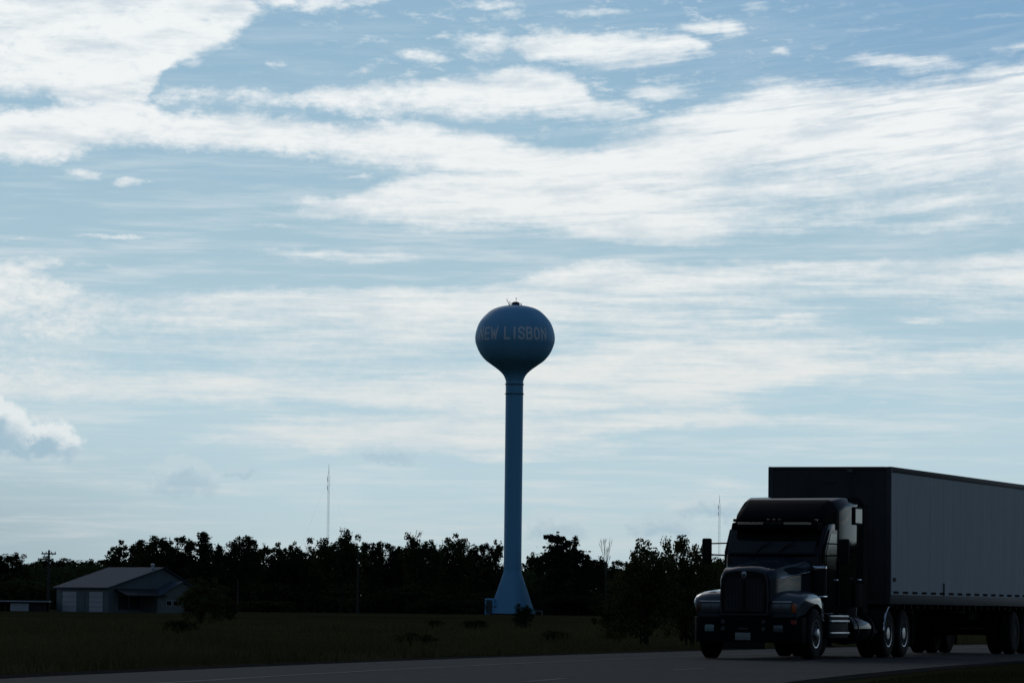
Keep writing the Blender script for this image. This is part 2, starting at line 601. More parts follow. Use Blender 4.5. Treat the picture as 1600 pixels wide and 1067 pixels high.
def leaves(rng, centres, size, flat=0.0):
    """one diamond-shaped leaf clump per centre, turned at random"""
    n = len(centres)
    a = rng.normal(size=(n, 3))
    a /= np.linalg.norm(a, axis=1)[:, None] + 1e-9
    b = rng.normal(size=(n, 3))
    b -= (b * a).sum(1)[:, None] * a
    b /= np.linalg.norm(b, axis=1)[:, None] + 1e-9
    s = size * rng.uniform(0.6, 1.4, n)[:, None]
    w = s * rng.uniform(0.45, 0.75, n)[:, None]
    q = np.stack([centres - a * s, centres - b * w, centres + a * s, centres + b * w], 1)
    return q.reshape(-1, 3)


# ------------------------------------------------------------------ materials
GRASS = groundmat('field grass', (0.022, 0.022, 0.010), (0.060, 0.054, 0.024), 0.05, 0.6, 3.0)
BLADE = leafmat('grass blades', (0.030, 0.032, 0.014), (0.105, 0.092, 0.040), 0.12)
ASPH = mat('worn asphalt', (0.030, 0.030, 0.031), 0.95, var=0.38, scale=0.6, bump=0.25, bscale=60, spec=0.15, stretch=(1, 0.25, 1))
SHLD = groundmat('gravel shoulder', (0.030, 0.028, 0.025), (0.055, 0.052, 0.046), 1.5, 0.6, 30)
PAINT_W = mat('worn road paint', (0.16, 0.16, 0.15), 0.9, var=0.5, scale=2.5, spec=0.15)
TOWERP = mat('blue tower paint', (0.190, 0.510, 0.760), 0.55, var=0.06, scale=0.35, spec=0.4, stretch=(1, 1, 0.15))
TOWERD = mat('dark steel', (0.05, 0.07, 0.09), 0.6)
LETTER = mat('faded white lettering', (0.90, 0.93, 0.93), 0.7, var=0.03, scale=2)
BARK = mat('bark', (0.030, 0.025, 0.020), 0.95, var=0.4, scale=4, bump=0.5, bscale=20, spec=0.1)
PALEBARK = mat('bare grey wood', (0.11, 0.10, 0.09), 0.95, var=0.3, scale=4, spec=0.1)
LEAF_A = leafmat('broad leaves', (0.024, 0.033, 0.016), (0.060, 0.075, 0.032))
LEAF_B = leafmat('dark needles', (0.019, 0.029, 0.019), (0.042, 0.060, 0.034))
LEAF_C = leafmat('roadside leaves', (0.032, 0.040, 0.014), (0.080, 0.085, 0.030), 1.6)
WOODPOLE = mat('weathered pole wood', (0.055, 0.050, 0.045), 0.9, var=0.3, scale=2, stretch=(6, 6, 0.4))
GALV = mat('galvanised steel', (0.50, 0.53, 0.56), 0.55, metal=0.3)
MASTM = mat('mast paint', (0.85, 0.85, 0.85), 0.8)
SHEDW = mat('grey ribbed siding', (0.14, 0.17, 0.18), 0.7, var=0.1, scale=1.0, spec=0.2)
WINGW = mat('pale green siding', (0.16, 0.19, 0.175), 0.7, var=0.1, scale=1.0, spec=0.2)
SHEDR = mat('metal roof', (0.07, 0.10, 0.13), 0.85, var=0.2, scale=0.7, spec=0.2)
DOORW = mat('off white door', (0.46, 0.48, 0.50), 0.6, var=0.06, spec=0.3)
DARKT = mat('dark trim', (0.03, 0.03, 0.032), 0.7)
GLASSD = mat('dark window glass', (0.012, 0.013, 0.015), 0.08, coat=0.3)
BLACKP = mat('black gloss truck paint', (0.008, 0.008, 0.010), 0.5, coat=0.6, spec=0.0, var=0.15, scale=3)
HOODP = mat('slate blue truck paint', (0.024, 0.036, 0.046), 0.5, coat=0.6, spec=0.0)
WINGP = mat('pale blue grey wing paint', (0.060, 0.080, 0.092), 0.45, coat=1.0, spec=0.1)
ROOFP = mat('dull black roof paint', (0.008, 0.008, 0.010), 0.8, spec=0.05)
BLACKM = mat('matt black', (0.008, 0.008, 0.008), 0.75, spec=0.25)
CHROME = mat('chrome', (0.62, 0.63, 0.65), 0.16, metal=1.0)
ALU = mat('dull aluminium', (0.50, 0.51, 0.53), 0.38, metal=1.0, var=0.12, scale=6)
RUBBER = mat('tyre rubber', (0.012, 0.012, 0.012), 0.85, spec=0.2, var=0.3, scale=8)
GLASSW = mat('windscreen glass', (0.010, 0.012, 0.012), 0.06, spec=0.5)
LAMPG = mat('headlamp glass', (0.10, 0.11, 0.115), 0.2, coat=0.6)
LAMPR = mat('lamp reflector', (0.16, 0.17, 0.18), 0.35, metal=0.6)
FOGG = mat('greenish fog lamp lens', (0.20, 0.32, 0.29), 0.3, coat=0.3)
ORANGE = mat('amber lens', (0.50, 0.09, 0.02), 0.3, coat=0.4)
DAMBER = mat('dark amber lens', (0.10, 0.03, 0.012), 0.4, coat=0.2)
RED = mat('red lens', (0.35, 0.02, 0.02), 0.35, coat=0.3)
TAPE = mat('grimy reflective tape', (0.022, 0.010, 0.010), 0.9, spec=0.05)
PLATE = mat('licence plate', (0.26, 0.26, 0.24), 0.6, var=0.1, scale=12)
TRAILW = mat('grey white trailer skin', (0.335, 0.385, 0.415), 0.6, var=0.14, scale=2.6, spec=0.2, stretch=(1, 1, 0.10))
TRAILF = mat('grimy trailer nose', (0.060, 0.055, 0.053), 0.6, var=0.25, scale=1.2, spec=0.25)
TRAILR = mat('trailer rail', (0.07, 0.07, 0.07), 0.65, spec=0.25, var=0.2, scale=2)

# ------------------------------------------------------------------ ground and roads
gm = MB()
N = 60
xs = np.linspace(-2600, 2600, N)
ys = np.concatenate([[-300, -60], np.linspace(0, 700, 30), np.linspace(760, 4200, 28)])
pv, pf = [], []
for y in ys:
    for x in xs:
        pv.append((x, y, -0.012))
for j in range(len(ys) - 1):
    for i in range(N - 1):
        pf.append((j * N + i, j * N + i + 1, (j + 1) * N + i + 1, (j + 1) * N + i))
gm.add(pv, pf)
tag(gm.build('grass_field', GRASS, smooth=0), kind='structure')

# the far edge of the carriageway, read off the photograph where it meets the flat ground
far_px = [(0, 1060), (100, 1054.5), (200, 1048.5), (320, 1043), (440, 1038), (600, 1032.5), (800, 1025.5), (970, 1019.5), (1090, 1016.5), (1530, 1006.5)]
fe = np.array([[ground(*p).x, ground(*p).y] for p in far_px])
cf = np.polyfit(fe[:, 1], fe[:, 0], 2)


def far_edge(y):
    yy = np.clip(y, 30, 150)
    x = np.polyval(cf, yy)
    return x + (y - yy) * np.polyval(np.polyder(cf), yy)


def ribbon(name, off0, off1, z, m, y0=-40.0, y1=420.0, step=4.0, kind='structure', dash=None):
    """a strip lying between two offsets to the right of the far road edge"""
    mb = MB()

    def pt(y, off):
        s = (far_edge(y + 1) - far_edge(y - 1)) / 2
        k = 1 / math.hypot(1, s)
        return (float(far_edge(y) + off * k), float(y - off * s * k), z)
    y = y0
    while y < y1:
        e = min(y + (dash[0] if dash else step), y1)
        mb.add([pt(y, off0), pt(y, off1), pt(e, off1), pt(e, off0)], [(0, 1, 2, 3)])
        y += (dash[0] + dash[1]) if dash else step
    # weld the strips into one sheet
    o = mb.build(name, m, smooth=0)
    bm = bmesh.new()
    bm.from_mesh(o.data)
    bmesh.ops.remove_doubles(bm, verts=bm.verts, dist=0.002)
    bm.to_mesh(o.data)
    bm.free()
    return tag(o, kind=kind)


ribbon('gravel_shoulder', -0.8, 10.0, -0.006, SHLD)
ribbon('road', 0.15, 9.5, 0.0, ASPH)
ribbon('road_edge_line', 2.55, 2.70, 0.004, PAINT_W)
ribbon('road_lane_line', 6.30, 6.42, 0.004, PAINT_W, dash=(3.0, 9.0))
# a gravel lane crossing the field in front of the water tower
ln = MB()
a, b = ground(330, 957), ground(780, 961)
pts = [(-70, 505), (a.x, 540), (-24, 552), (-4, 566), (2, 585)]
lp = []
for i, p in enumerate(pts):
    q0, q1 = Vector(pts[max(i - 1, 0)]), Vector(pts[min(i + 1, len(pts) - 1)])
    t_ = (q1 - q0).normalized()
    n_ = Vector((-t_.y, t_.x)) * 2.6
    lp.append((Vector(p) + n_, Vector(p) - n_))
for i in range(len(lp) - 1):
    ln.add([(*lp[i][0], -0.004), (*lp[i][1], -0.004), (*lp[i + 1][1], -0.004), (*lp[i + 1][0], -0.004)], [(0, 1, 2, 3)])
tag(ln.build('gravel_lane', SHLD, smooth=0), kind='structure')

# ------------------------------------------------------------------ water tower
TD = 590.0
base = at(800, 960, TD)
PX = TD / F                                         # metres per photograph pixel at the tower
tw = thing('water_tower', 'tall pale blue water tower with a bulb tank lettered NEW LISBON', 'water tower', (base.x, TD, 0))


def tz(py):
    return at(803, py, TD).z


k = PX / 6.276
prof = [(0.01, 168), (50, 169.5), (95, 175), (150, 186), (205, 204), (250, 230), (286, 262), (318, 296), (345, 332), (366, 374), (381, 420), (390, 462), (392, 500), (389, 530),
        (380, 562), (365, 602), (345, 640), (318, 678), (286, 712), (246, 742), (205, 771), (172, 795), (145, 817), (124, 838), (110, 856), (100, 874), (93, 892), (88, 906)]
tank_prof = [(r * k, tz(450 + y / 6.276)) for r, y in prof]
sm_ = []
for i in range(len(tank_prof) - 1):                 # Catmull-Rom through the read-off profile
    p0, p1, p2, p3 = [Vector(tank_prof[max(0, min(len(tank_prof) - 1, i + d))]) for d in (-1, 0, 1, 2)]
    for t in (0, .33, .67):
        sm_.append(tuple(0.5 * ((2 * p1) + (p2 - p0) * t + (2 * p0 - 5 * p1 + 4 * p2 - p3) * t * t + (3 * p1 - p0 - 3 * p2 + p3) * t ** 3)))
sm_.append(tank_prof[-1])
tank = MB().lathe(sm_, 96, a0=0.03).build('tank', TOWERP, tw, smooth=40)
rs = 86.5 * k
zn, zc = tank_prof[-1][1], tz(893)
MB().lathe([(rs, zc - 0.02), (rs, zn + 0.02)], 64).build('shaft', TOWERP, tw, smooth=40)
rb = (730 - 185) / 2 / 7.625 * PX
MB().lathe([(rb, 0.0), (rb, 0.25), (rs * 1.02 + 0.02, zc - 0.1), (rs + 0.03, zc + 0.12), (rs - 0.02, zc + 0.13)], 64).build('base_cone', TOWERP, tw, smooth=30)
for py in (600.6, 615.4):
    z = tz(py)
    MB().lathe([(rs - .02, z - .05), (rs + .13, z - .05), (rs + .13, z + .05), (rs - .02, z + .05)], 48).build('ring_band', TOWERD, tw, smooth=30)
MB().lathe([(rb + .25, 0.0), (rb + .25, .12), (rb - .05, .14)], 48).build('foundation', SHLD, tw)
zt = tank_prof[2][1]
mb = MB().lathe([(0.55, zt - .1), (0.55, zt + .42), (.35, zt + .55), (.05, zt + .6)], 20, c=(0.05, 0, 0))
mb.build('roof_hatch', TOWERD, tw)
mb = MB()
for i in range(14):
    t = 2 * math.pi * i / 14
    mb.tube([(0.9 * math.cos(t), 0.9 * math.sin(t), zt - .12), (0.9 * math.cos(t), 0.9 * math.sin(t), zt + .33)], .022, 5)
for h in (.14, .33):
    mb.tube([(0.9 * math.cos(2 * math.pi * i / 24), 0.9 * math.sin(2 * math.pi * i / 24), zt + h) for i in range(25)], .02, 5)
mb.build('roof_railing', TOWERD, tw)
mb = MB()
mb.tube([(-.85, -.2, zt - .1), (-.98, -.2, zt + .45), (-1.15, -.2, zt + .62), (-1.22, -.2, zt + 1.0)], .045, 6)
mb.tube([(-.98, -.2, zt + .45), (-.7, -.2, zt + .62)], .03, 5)
mb.build('antenna', TOWERD, tw)
mb = MB()
mb.tube([(.1, 0, zt + .5), (.1, 0, zt + .95)], .03, 5)
mb.lathe([(.02, zt + .95), (.08, zt + .97), (.08, zt + 1.1), (.02, zt + 1.12)], 10, c=(.1, 0, 0))
mb.build('beacon_lamp', TOWERD, tw)
dr = MB().box(-rb - .62, -rb + .75, -rb * .3 - .6, -rb * .3 + .6, 0.0, 2.25).build('vestibule', TOWERP, tw, bevel=.04)
MB().box(-rb - .42, -rb + .45, -rb * .3 - .63, -rb * .3 - .605, 0.08, 2.02).build('door', TOWERD, dr)


def tank_r(z):
    for (r0, z0), (r1, z1) in zip(sm_[:-1], sm_[1:]):
        if z1 <= z <= z0:
            return r0 + (r1 - r0) * (z0 - z) / max(1e-6, z0 - z1)
    return sm_[-1][0]


GLY = {'N': [[(0, 0), (0, 1)], [(0, 1), (.62, 0)], [(.62, 0), (.62, 1)]],
       'E': [[(0, 0), (0, 1)], [(0, 1), (.55, 1)], [(0, .52), (.48, .52)], [(0, 0), (.55, 0)]],
       'W': [[(0, 1), (.2, 0)], [(.2, 0), (.4, .75)], [(.4, .75), (.6, 0)], [(.6, 0), (.8, 1)]],
       'L': [[(0, 1), (0, 0)], [(0, 0), (.52, 0)]],
       'I': [[(0, 0), (0, 1)]],
       'S': [[(.58, .80), (.50, .94), (.34, 1), (.20, 1), (.06, .92), (0, .78), (.06, .62), (.28, .52), (.50, .42), (.58, .26), (.52, .08), (.36, 0), (.20, 0), (.06, .06), (0, .20)]],
       'B': [[(0, 0), (0, 1)], [(0, 1), (.38, 1), (.54, .92), (.56, .74), (.46, .56), (.36, .52), (0, .52)], [(.36, .52), (.54, .44), (.60, .26), (.54, .06), (.38, 0), (0, 0)]],
       'O': [[(.30, 0), (.12, .06), (.02, .24), (0, .5), (.02, .76), (.12, .94), (.30, 1), (.48, .94), (.58, .76), (.60, .5), (.58, .24), (.48, .06), (.30, 0)]]}
zt1, zt0 = tz(515.4), tz(532.6)
LH = zt1 - zt0
GW = {'N': .62, 'E': .55, 'W': .8, 'L': .52, 'I': 0, 'S': .58, 'B': .6, 'O': .6}
lm = MB()
for ch, ang in (('N', -57.5), ('E', -44.5), ('W', -31.6), ('L', -11.5), ('I', -.8), ('S', 9.2), ('B', 21.0), ('O', 33.0), ('N', 46.0)):
    for st in GLY[ch]:
        for (ax, ay), (bx, by) in zip(st[:-1], st[1:]):
            d = Vector((bx - ax, by - ay))
            L_ = d.length
            d.normalize()
            n_ = Vector((-d.y, d.x)) * 0.090
            steps = max(2, int(L_ * 10))
            rings = []
            for i in range(steps + 1):
                t = -0.085 + (L_ + .17) * i / steps
                row = []
                for sgn in (-1, 1):
                    g = Vector((ax, ay)) + d * t + n_ * sgn
                    z = zt0 + g.y * LH
                    th = R(ang) + (g.x - GW[ch] / 2) * LH * 0.80 / 5.6
                    row.append((th, z))
                rings.append(row)
            vsb = []
            for row in rings:
                for th, z in row:
                    r = tank_r(z) + 0.018
                    vsb.append((r * math.sin(th), -r * math.cos(th), z))
            fsb = [(2 * i, 2 * i + 1, 2 * i + 3, 2 * i + 2) for i in range(steps)]
            lm.add(vsb, fsb)
lo = lm.build('lettering', LETTER, tank, smooth=0)

# ------------------------------------------------------------------ radio masts
def mast(px, ptop, depth, wdt, label):
    b_ = at(px, 940, depth)
    top = at(px, ptop, depth).z
    r_ = thing('radio_mast', label, 'radio mast', (b_.x, depth, 0))
    mb = MB()
    lg = [(wdt * math.cos(R(a_)), wdt * math.sin(R(a_))) for a_ in (90, 210, 330)]
    for x, y in lg:
        mb.tube([(x, y, 0), (x, y, top * .93)], 0.032, 5)
    z, st = 0.0, 1.5
    i = 0
    while z + st < top * .93:
        for q in range(3):
            p0, p1 = lg[q], lg[(q + 1) % 3]
            if i % 2:
                p0, p1 = p1, p0
            mb.tube([(*p0, z), (*p1, z + st)], .013, 4)
        z += st
        i += 1
    mb.build('lattice', MASTM, r_, smooth=0)
    MB().tube([(0, 0, top * .93), (0, 0, top)], [.12, .05], 6).build('aerial', MASTM, r_)
    for h in (.82, .88):
        MB().box(-wdt * 1.2, -wdt * .7, -.08, .08, top * h, top * h + 1.6).build('antenna_panel', GALV, r_)
    mb = MB()
    for a_ in (90, 210, 330):
        for h in (.45, .9):
            mb.tube([(0, 0, top * h), (top * .4 * math.cos(R(a_)), top * .4 * math.sin(R(a_)), 0)], .008, 4)
    mb.build('guy_wires', GALV, r_, smooth=0)


mast(511, 725, 1500, .42, 'tall thin pale radio mast rising behind the trees left of the tower')
mast(1123, 773, 1700, .45, 'thin pale radio mast seen just left of the truck cab')

# ------------------------------------------------------------------ utility poles
def pole(px, ptop, depth, label, arm=True, r=.16):
    b_ = at(px, 950, depth)
    top = at(px, ptop, depth).z
    t = thing('utility_pole', label, 'utility pole', (b_.x, depth, 0))
    MB().tube([(0, 0, -.02), (0, 0, top)], [r, r * .7], 10).build('pole', WOODPOLE, t)
    if arm:
        h = top - .42
        MB().box(-.82, .82, -.24, -.13, h - .08, h + .08).build('crossarm', WOODPOLE, t)
        for s in (-.72, -.3, .3, .72):
            MB().lathe([(.02, h + .08), (.05, h + .1), (.06, h + .2), (.03, h + .27)], 8, c=(s, -.185, 0)).build('insulator', GALV, t)
        mb = MB()
        for s in (-1, 1):
            mb.tube([(s * .5, -.2, h - .08), (0, -.17, h - .6)], .022, 5)
        mb.build('arm_brace', GALV, t, smooth=0)
    return t


pole(75, 859, 470, 'wooden utility pole with a crossarm beside the grey metal shed', r=.17)
pole(558.5, 860, 540, 'bare wooden pole standing against the trees left of the tower', arm=False, r=.14)
pole(371, 905, 520, 'short pale pole in front of the trees right of the shed', arm=False, r=.12)

# ------------------------------------------------------------------ metal shed
SD = 450.0
c0 = at(169, 955, SD)
PSI = R(-50)
sh = thing('metal_shed', 'grey metal shed with a pitched roof and two pale garage doors', 'shed', (c0.x, SD, 0), 0)
pm = SD / F
# local frame: the near corner is the origin; L runs along the long wall to the left and back, W along the gable wall to the right and back
Ld = Vector((-math.cos(R(50)), math.sin(R(50)), 0))
Wd = Vector((math.sin(R(50)), math.cos(R(50)), 0))
Llen, Wlen, EH, RH = 10.0, 11.4, 2.75, 4.85


def SP(l, w, z):
    return Ld * l + Wd * w + Vector((0, 0, z))


wa = .62
mb = MB()
mb.loft([[SP(l, 0, -.02), SP(l, Wlen, -.02), SP(l, Wlen, EH - .05), SP(l, Wlen * wa, RH - .08), SP(l, 0, EH - .05)] for l in (0, Llen)])
wall = mb.build('wall', SHEDW, sh, smooth=0)
mb = MB()
ov = .35
for sgn in (0, 1):
    e = (-ov, EH - .18) if sgn == 0 else (Wlen + ov, EH - .18)
    q = []
    for l in (-ov, Llen + ov):
        q.append([SP(l, e[0], e[1]), SP(l, Wlen * wa, RH), SP(l, Wlen * wa, RH + .1), SP(l, e[0], e[1] + .1)])
    mb.loft(q)
roof = mb.build('roof', SHEDR, sh, smooth=0)
mb = MB()
p = SP(1.0, Wlen * wa - .6, RH - .2)
mb.lathe([(.16, p.z), (.16, p.z + .5), (.22, p.z + .52), (.22, p.z + .62), (.05, p.z + .7)], 12, c=(p.x, p.y, 0))
mb.build('roof_vent', GALV, roof)


def panel(l0, l1, z0, z1, m, name, par, out=.04, side='L'):
    mbb = MB()
    q = []
    for o_ in (-.02, out):
        if side == 'L':
            q.append([SP(l0, -o_, z0), SP(l1, -o_, z0), SP(l1, -o_, z1), SP(l0, -o_, z1)])
        else:
            q.append([SP(-o_, l0, z0), SP(-o_, l1, z0), SP(-o_, l1, z1), SP(-o_, l0, z1)])
    return mbb.loft(q).build(name, m, par, smooth=0)


for l0, l1 in ((1.05, 3.6), (6.1, 8.75)):
    d_ = panel(l0, l1, .02, 2.2, DOORW, 'garage_door', sh)
    for zz in (.55, 1.1, 1.65):
        panel(l0, l1, zz - .015, zz + .015, DARKT, 'panel_seam', d_, .046)
panel(4.55, 5.45, .02, 2.0, SHEDW, 'side_door', sh, .05)
# low porch roof and the smaller gabled wing on the gable side
mb = MB()
mb.loft([[SP(-.02, w, 2.45), SP(-2.6, w, 1.78), SP(-2.6, w, 1.88), SP(-.02, w, 2.56)] for w in (.7, 6.0)])
mb.build('porch_roof', DARKT, sh, smooth=0)
for w in (1.0, 2.7, 4.4):
    q = SP(-2.4, w, 0)
    MB().tube([(q.x, q.y, 0), (q.x, q.y, 1.85)], .06, 6).build('porch_post', DARKT, sh)
panel(1.3, 4.6, .3, 1.7, DARKT, 'porch_opening', sh, .03, 'W')
w0, w1, wz, wr = 4.9, 11.8, 1.75, 3.35
wm = (w0 + w1) / 2 - .2
mb = MB().loft([[SP(l, w0, -.02), SP(l, w1, -.02), SP(l, w1, wz), SP(l, wm, wr - .05), SP(l, w0, wz)] for l in (-2.2, .03)])
wing = mb.build('wing_wall', WINGW, sh, smooth=0)
mb = MB()
for e in (w0 - .3, w1 + .3):
    mb.loft([[SP(l, e, wz - .12), SP(l, wm, wr), SP(l, wm, wr + .09), SP(l, e, wz - .03)] for l in (-2.45, -.04)])
mb.build('wing_roof', SHEDR, sh, smooth=0)
for a_ in (6.1, 7.0, 9.3):
    mbb = MB()
    f_ = MB().loft([[SP(-2.2 - o_, a_ - .06, .74), SP(-2.2 - o_, a_ + .71, .74), SP(-2.2 - o_, a_ + .71, 1.36), SP(-2.2 - o_, a_ - .06, 1.36)] for o_ in (-.02, .03)]).build('window', DOORW, sh, smooth=0)
    MB().loft([[SP(-2.2 - o_, a_, .8), SP(-2.2 - o_, a_ + .65, .8), SP(-2.2 - o_, a_ + .65, 1.3), SP(-2.2 - o_, a_, 1.3)] for o_ in (0, .036)]).build('pane', GLASSD, f_, smooth=0)

# low open-fronted building at the left edge
LD_ = 455.0
q0 = at(-40, 960, LD_)
q1 = at(73, 960, LD_)
ob = thing('low_building', 'long low building with a pale flat roof edge left of the shed', 'outbuilding', (q0.x, LD_, 0))
wl = q1.x - q0.x
MB().box(-2.6, wl, -.4, 4.0, 1.02, 1.16).build('roof', DOORW, ob)
MB().box(-2.6, wl - .1, 3.6, 3.8, -.02, 1.02).build('back_wall', DARKT, ob)
for x in np.linspace(-2.4, wl - .3, 8):
    MB().box(x, x + .12, 0.0, .12, -.02, 1.02).build('post', WOODPOLE, ob)
p0, p1 = at(16, 955, LD_).x - q0.x, at(45, 955, LD_).x - q0.x
MB().box(p0, p1, -.06, -.01, .02, .86).build('white_panel', DOORW, ob)
MB().box(p1 + .02, wl - .2, .3, .4, -.02, .98).build('front_wall', DARKT, ob)

# low fence posts right of the tower's foot and a marker post in the field
ft = thing('pipe_rail', 'short grey pipe rail beside the right foot of the tower', 'railing', (at(836, 950, 586).x, 586, 0))
for x in (0.0, 1.0):
    MB().tube([(x, 0, 0), (x, 0, .62)], .06, 6).build('post', GALV, ft)
MB().tube([(-.1, 0, .55), (1.1, 0, .55)], .05, 6).build('rail', GALV, ft)

# ------------------------------------------------------------------ truck and trailer
SPHI, CPHI = 0.3447, 0.9387
PHI = math.asin(SPHI)
corner = at(1391, 728.5, 88.2)
TX = corner.x - 6.2 * SPHI - 1.34 * CPHI
TY = corner.y - 6.2 * CPHI + 1.34 * SPHI
ZR = 0.004
tk = thing('semi_truck', 'black conventional semi truck with a sleeper cab, driving on the road', 'truck', (TX, TY, ZR), -PHI)
TH = corner.z - ZR                                   # trailer height
# local: x to the truck's left (nearer the camera), y backward from the bumper, z up


def ringx(hw, zb, zt_, sh_=.28, top=.05, y=0.0, flat=.5):
    """cross-section of bonnet and cab: straight sides, rolled shoulders, slightly crowned top"""
    h = [(hw, zb), (hw, zt_ - sh_), (hw * .97, zt_ - sh_ * .55), (hw * .88, zt_ - sh_ * .2), (hw * .72, zt_ - top), (hw * .36, zt_ - top * .2), (0, zt_)]
    return [(a_, y, b_) for a_, b_ in h] + [(-a_, y, b_) for a_, b_ in h[-2::-1]]


# bonnet
mb = MB()
mb.loft([ringx(.50, .86, 1.70, .16, .03, .16), ringx(.545, .86, 1.78, .22, .04, .22), ringx(.60, .86, 1.85, .28, .05, .45), ringx(.67, .88, 1.92, .32, .06, .9),
         ringx(.76, .92, 1.98, .34, .06, 1.4), ringx(.88, .95, 2.05, .34, .06, 1.85), ringx(.93, .95, 2.08, .3, .06, 2.06)])
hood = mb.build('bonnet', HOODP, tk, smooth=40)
for s in (-1, 1):
    MB().tube([(s * .60, .5, 1.62), (s * .70, .95, 1.66), (s * .80, 1.4, 1.71), (s * .89, 1.8, 1.76)], .014, 6).build('bonnet_highlight', CHROME, hood)  # chrome strip added for the highlight along the bonnet crease
# grille
gp = [(-.47, .88), (.47, .88), (.49, 1.2), (.47, 1.58), (.40, 1.70), (.2, 1.745), (-.2, 1.745), (-.40, 1.70), (-.47, 1.58), (-.49, 1.2)]
gr = MB().prism(gp, 'y', .06, .17).build('grille', BLACKM, tk, bevel=.02)
inn = [(a_ * .9, .93 + (b_ - .88) * .89) for a_, b_ in gp]
mb = MB()
for s in (-1, 1):
    for i in range(13):
        x = s * (.045 + i * .029)
        mb.box(x - .006, x + .006, .045, .062, .95, 1.60 if abs(x) < .36 else 1.52)
mb.build('grille_bars', TRAILR, gr, smooth=0)
MB().box(-.025, .025, .03, .06, .92, 1.62).build('centre_bar', BLACKM, gr)
mb = MB()
for (a0, b0), (a1, b1) in zip(gp, gp[1:] + gp[:1]):
    mb.tube([(a0, .055, b0), (a1, .055, b1)], .014, 6)
mb.build('grille_surround', TRAILR, gr)
em = MB().prism([(0, 1.57), (.045, 1.62), (.055, 1.70), (.03, 1.735), (-.03, 1.735), (-.055, 1.70), (-.045, 1.62)], 'y', .02, .05).build('emblem', ALU, tk, bevel=.006)
MB().prism([(0, 1.60), (.028, 1.63), (.034, 1.69), (-.034, 1.69), (-.028, 1.63)], 'y', .012, .021).build('emblem_shield', TRAILR, em)
# bumper
pl = [(-1.12, .62), (-1.12, .34), (-1.02, .16), (-.85, .06), (-.5, .015), (0, 0), (.5, .015), (.85, .06), (1.02, .16), (1.12, .34), (1.12, .62), (1.0, .62), (.9, .3), (-.9, .3), (-1.0, .62)]
bmp = MB().prism(pl, 'z', .33, .84).build('bumper', ROOFP, tk, bevel=.025)
MB().box(-.42, .42, .004, .10, .20, .345).build('bumper_valance', BLACKM, bmp)
MB().box(-.16, .16, -.028, -.014, .375, .525).build('number_plate', PLATE, bmp, bevel=.01)
MB().box(-.10, .10, -.03, -.006, .585, .625).build('tow_hook_cover', TRAILR, bmp)
for s, m_ in ((-1, FOGG), (1, LAMPG)):
    f_ = MB().box(s * .71 - .10, s * .71 + .10, .02, .06, .54, .68).build('fog_lamp', m_, bmp, bevel=.02)
    if s < 0:
        f_['label'] = 'greenish fog lamp'
for s in (-1, 1):
    for z_ in (.60, .74):
        MB().lathe([(.045, .005), (.045, -.01), (.02, -.014)], 10, 'y', c=(s * .42, 0.0, z_)).build('bumper_bolt', TRAILR, bmp)
MB().box(.93, 1.05, .118, .15, .70, .78).build('marker_lamp', RED, bmp)
# front wings
WZ, WR = .51, .51
WY = 1.2


def wing(s):
    top = [(.20, .84), (.19, 1.0), (.22, 1.14), (.30, 1.23), (.45, 1.29), (.7, 1.33), (1.0, 1.35), (1.3, 1.35), (1.55, 1.31), (1.75, 1.21), (1.88, 1.05), (1.93, .86)]
    rings = []
    for i, (y, z) in enumerate(top):
        t = R(28 + 124 * i / (len(top) - 1))
        ay, az = WY - .60 * math.cos(t), WZ + .60 * math.sin(t)
        ay = max(.22, ay) if i else .22
        if i == 0:
            az = .84
        k_ = min(1, i / 3)
        xo = 1.02 + .14 * min(1, i / 4.0) - (.03 if i > 9 else 0)
        rings.append([(s * .55, y, z + .03 * k_), (s * .8, y, z + .03 * k_), (s * (xo - .14), y, z), (s * (xo - .05), y + 0, z - .03 * k_), (s * xo, y + (WY - y) * .03, z - .10 * k_ - .005),
                      (s * (xo + .005), ay, az), (s * (xo - .05), ay, az + .012), (s * .55, ay, az + .012)])
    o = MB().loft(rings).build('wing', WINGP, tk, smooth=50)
    # lamp cluster on the nose of the wing
    x0, x1 = (.50, .94) if s > 0 else (-.94, -.50)
    lp_ = MB().box(x0, x1, .155, .20, .93, 1.12).build('headlight', LAMPG, tk, bevel=.015)
    MB().box(x0 - .015, x1 + .015, .14, .19, 1.12, 1.15).build('headlight_brow', CHROME, lp_, bevel=.006)
    for q in (0, 1):
        xc = x0 + (.12 if q == 0 else .32)
        mbb = MB()
        mbb.box(xc - .085, xc + .085, .146, .158, .965, 1.085)
        mbb.build('lamp_unit', LAMPR, lp_, bevel=.008)
    a0, a1 = (.945, 1.035) if s > 0 else (-1.035, -.945)
    MB().box(a0, a1, .17, .28, .93, 1.11).build('turn_signal', ORANGE if s > 0 else DAMBER, lp_, bevel=.015)
    return o


wing(-1)
wing(1)
MB().box(-1.0, 1.0, .20, .42, .80, .93).build('bumper_support', BLACKM, tk)
# engine bay and frame fill the dark under the bonnet
MB().box(-.52, .52, .28, 2.2, .55, .95).build('engine_block', BLACKM, tk)
fr = MB()
for s in (-1, 1):
    fr.box(s * .43 - .05, s * .43 + .05, .3, 8.75, .62, .90)
for y in (1.0, 2.6, 4.2, 5.6, 7.25, 8.6):
    fr.box(-.40, .40, y - .06, y + .06, .66, .86)
fr.build('frame', BLACKM, tk)
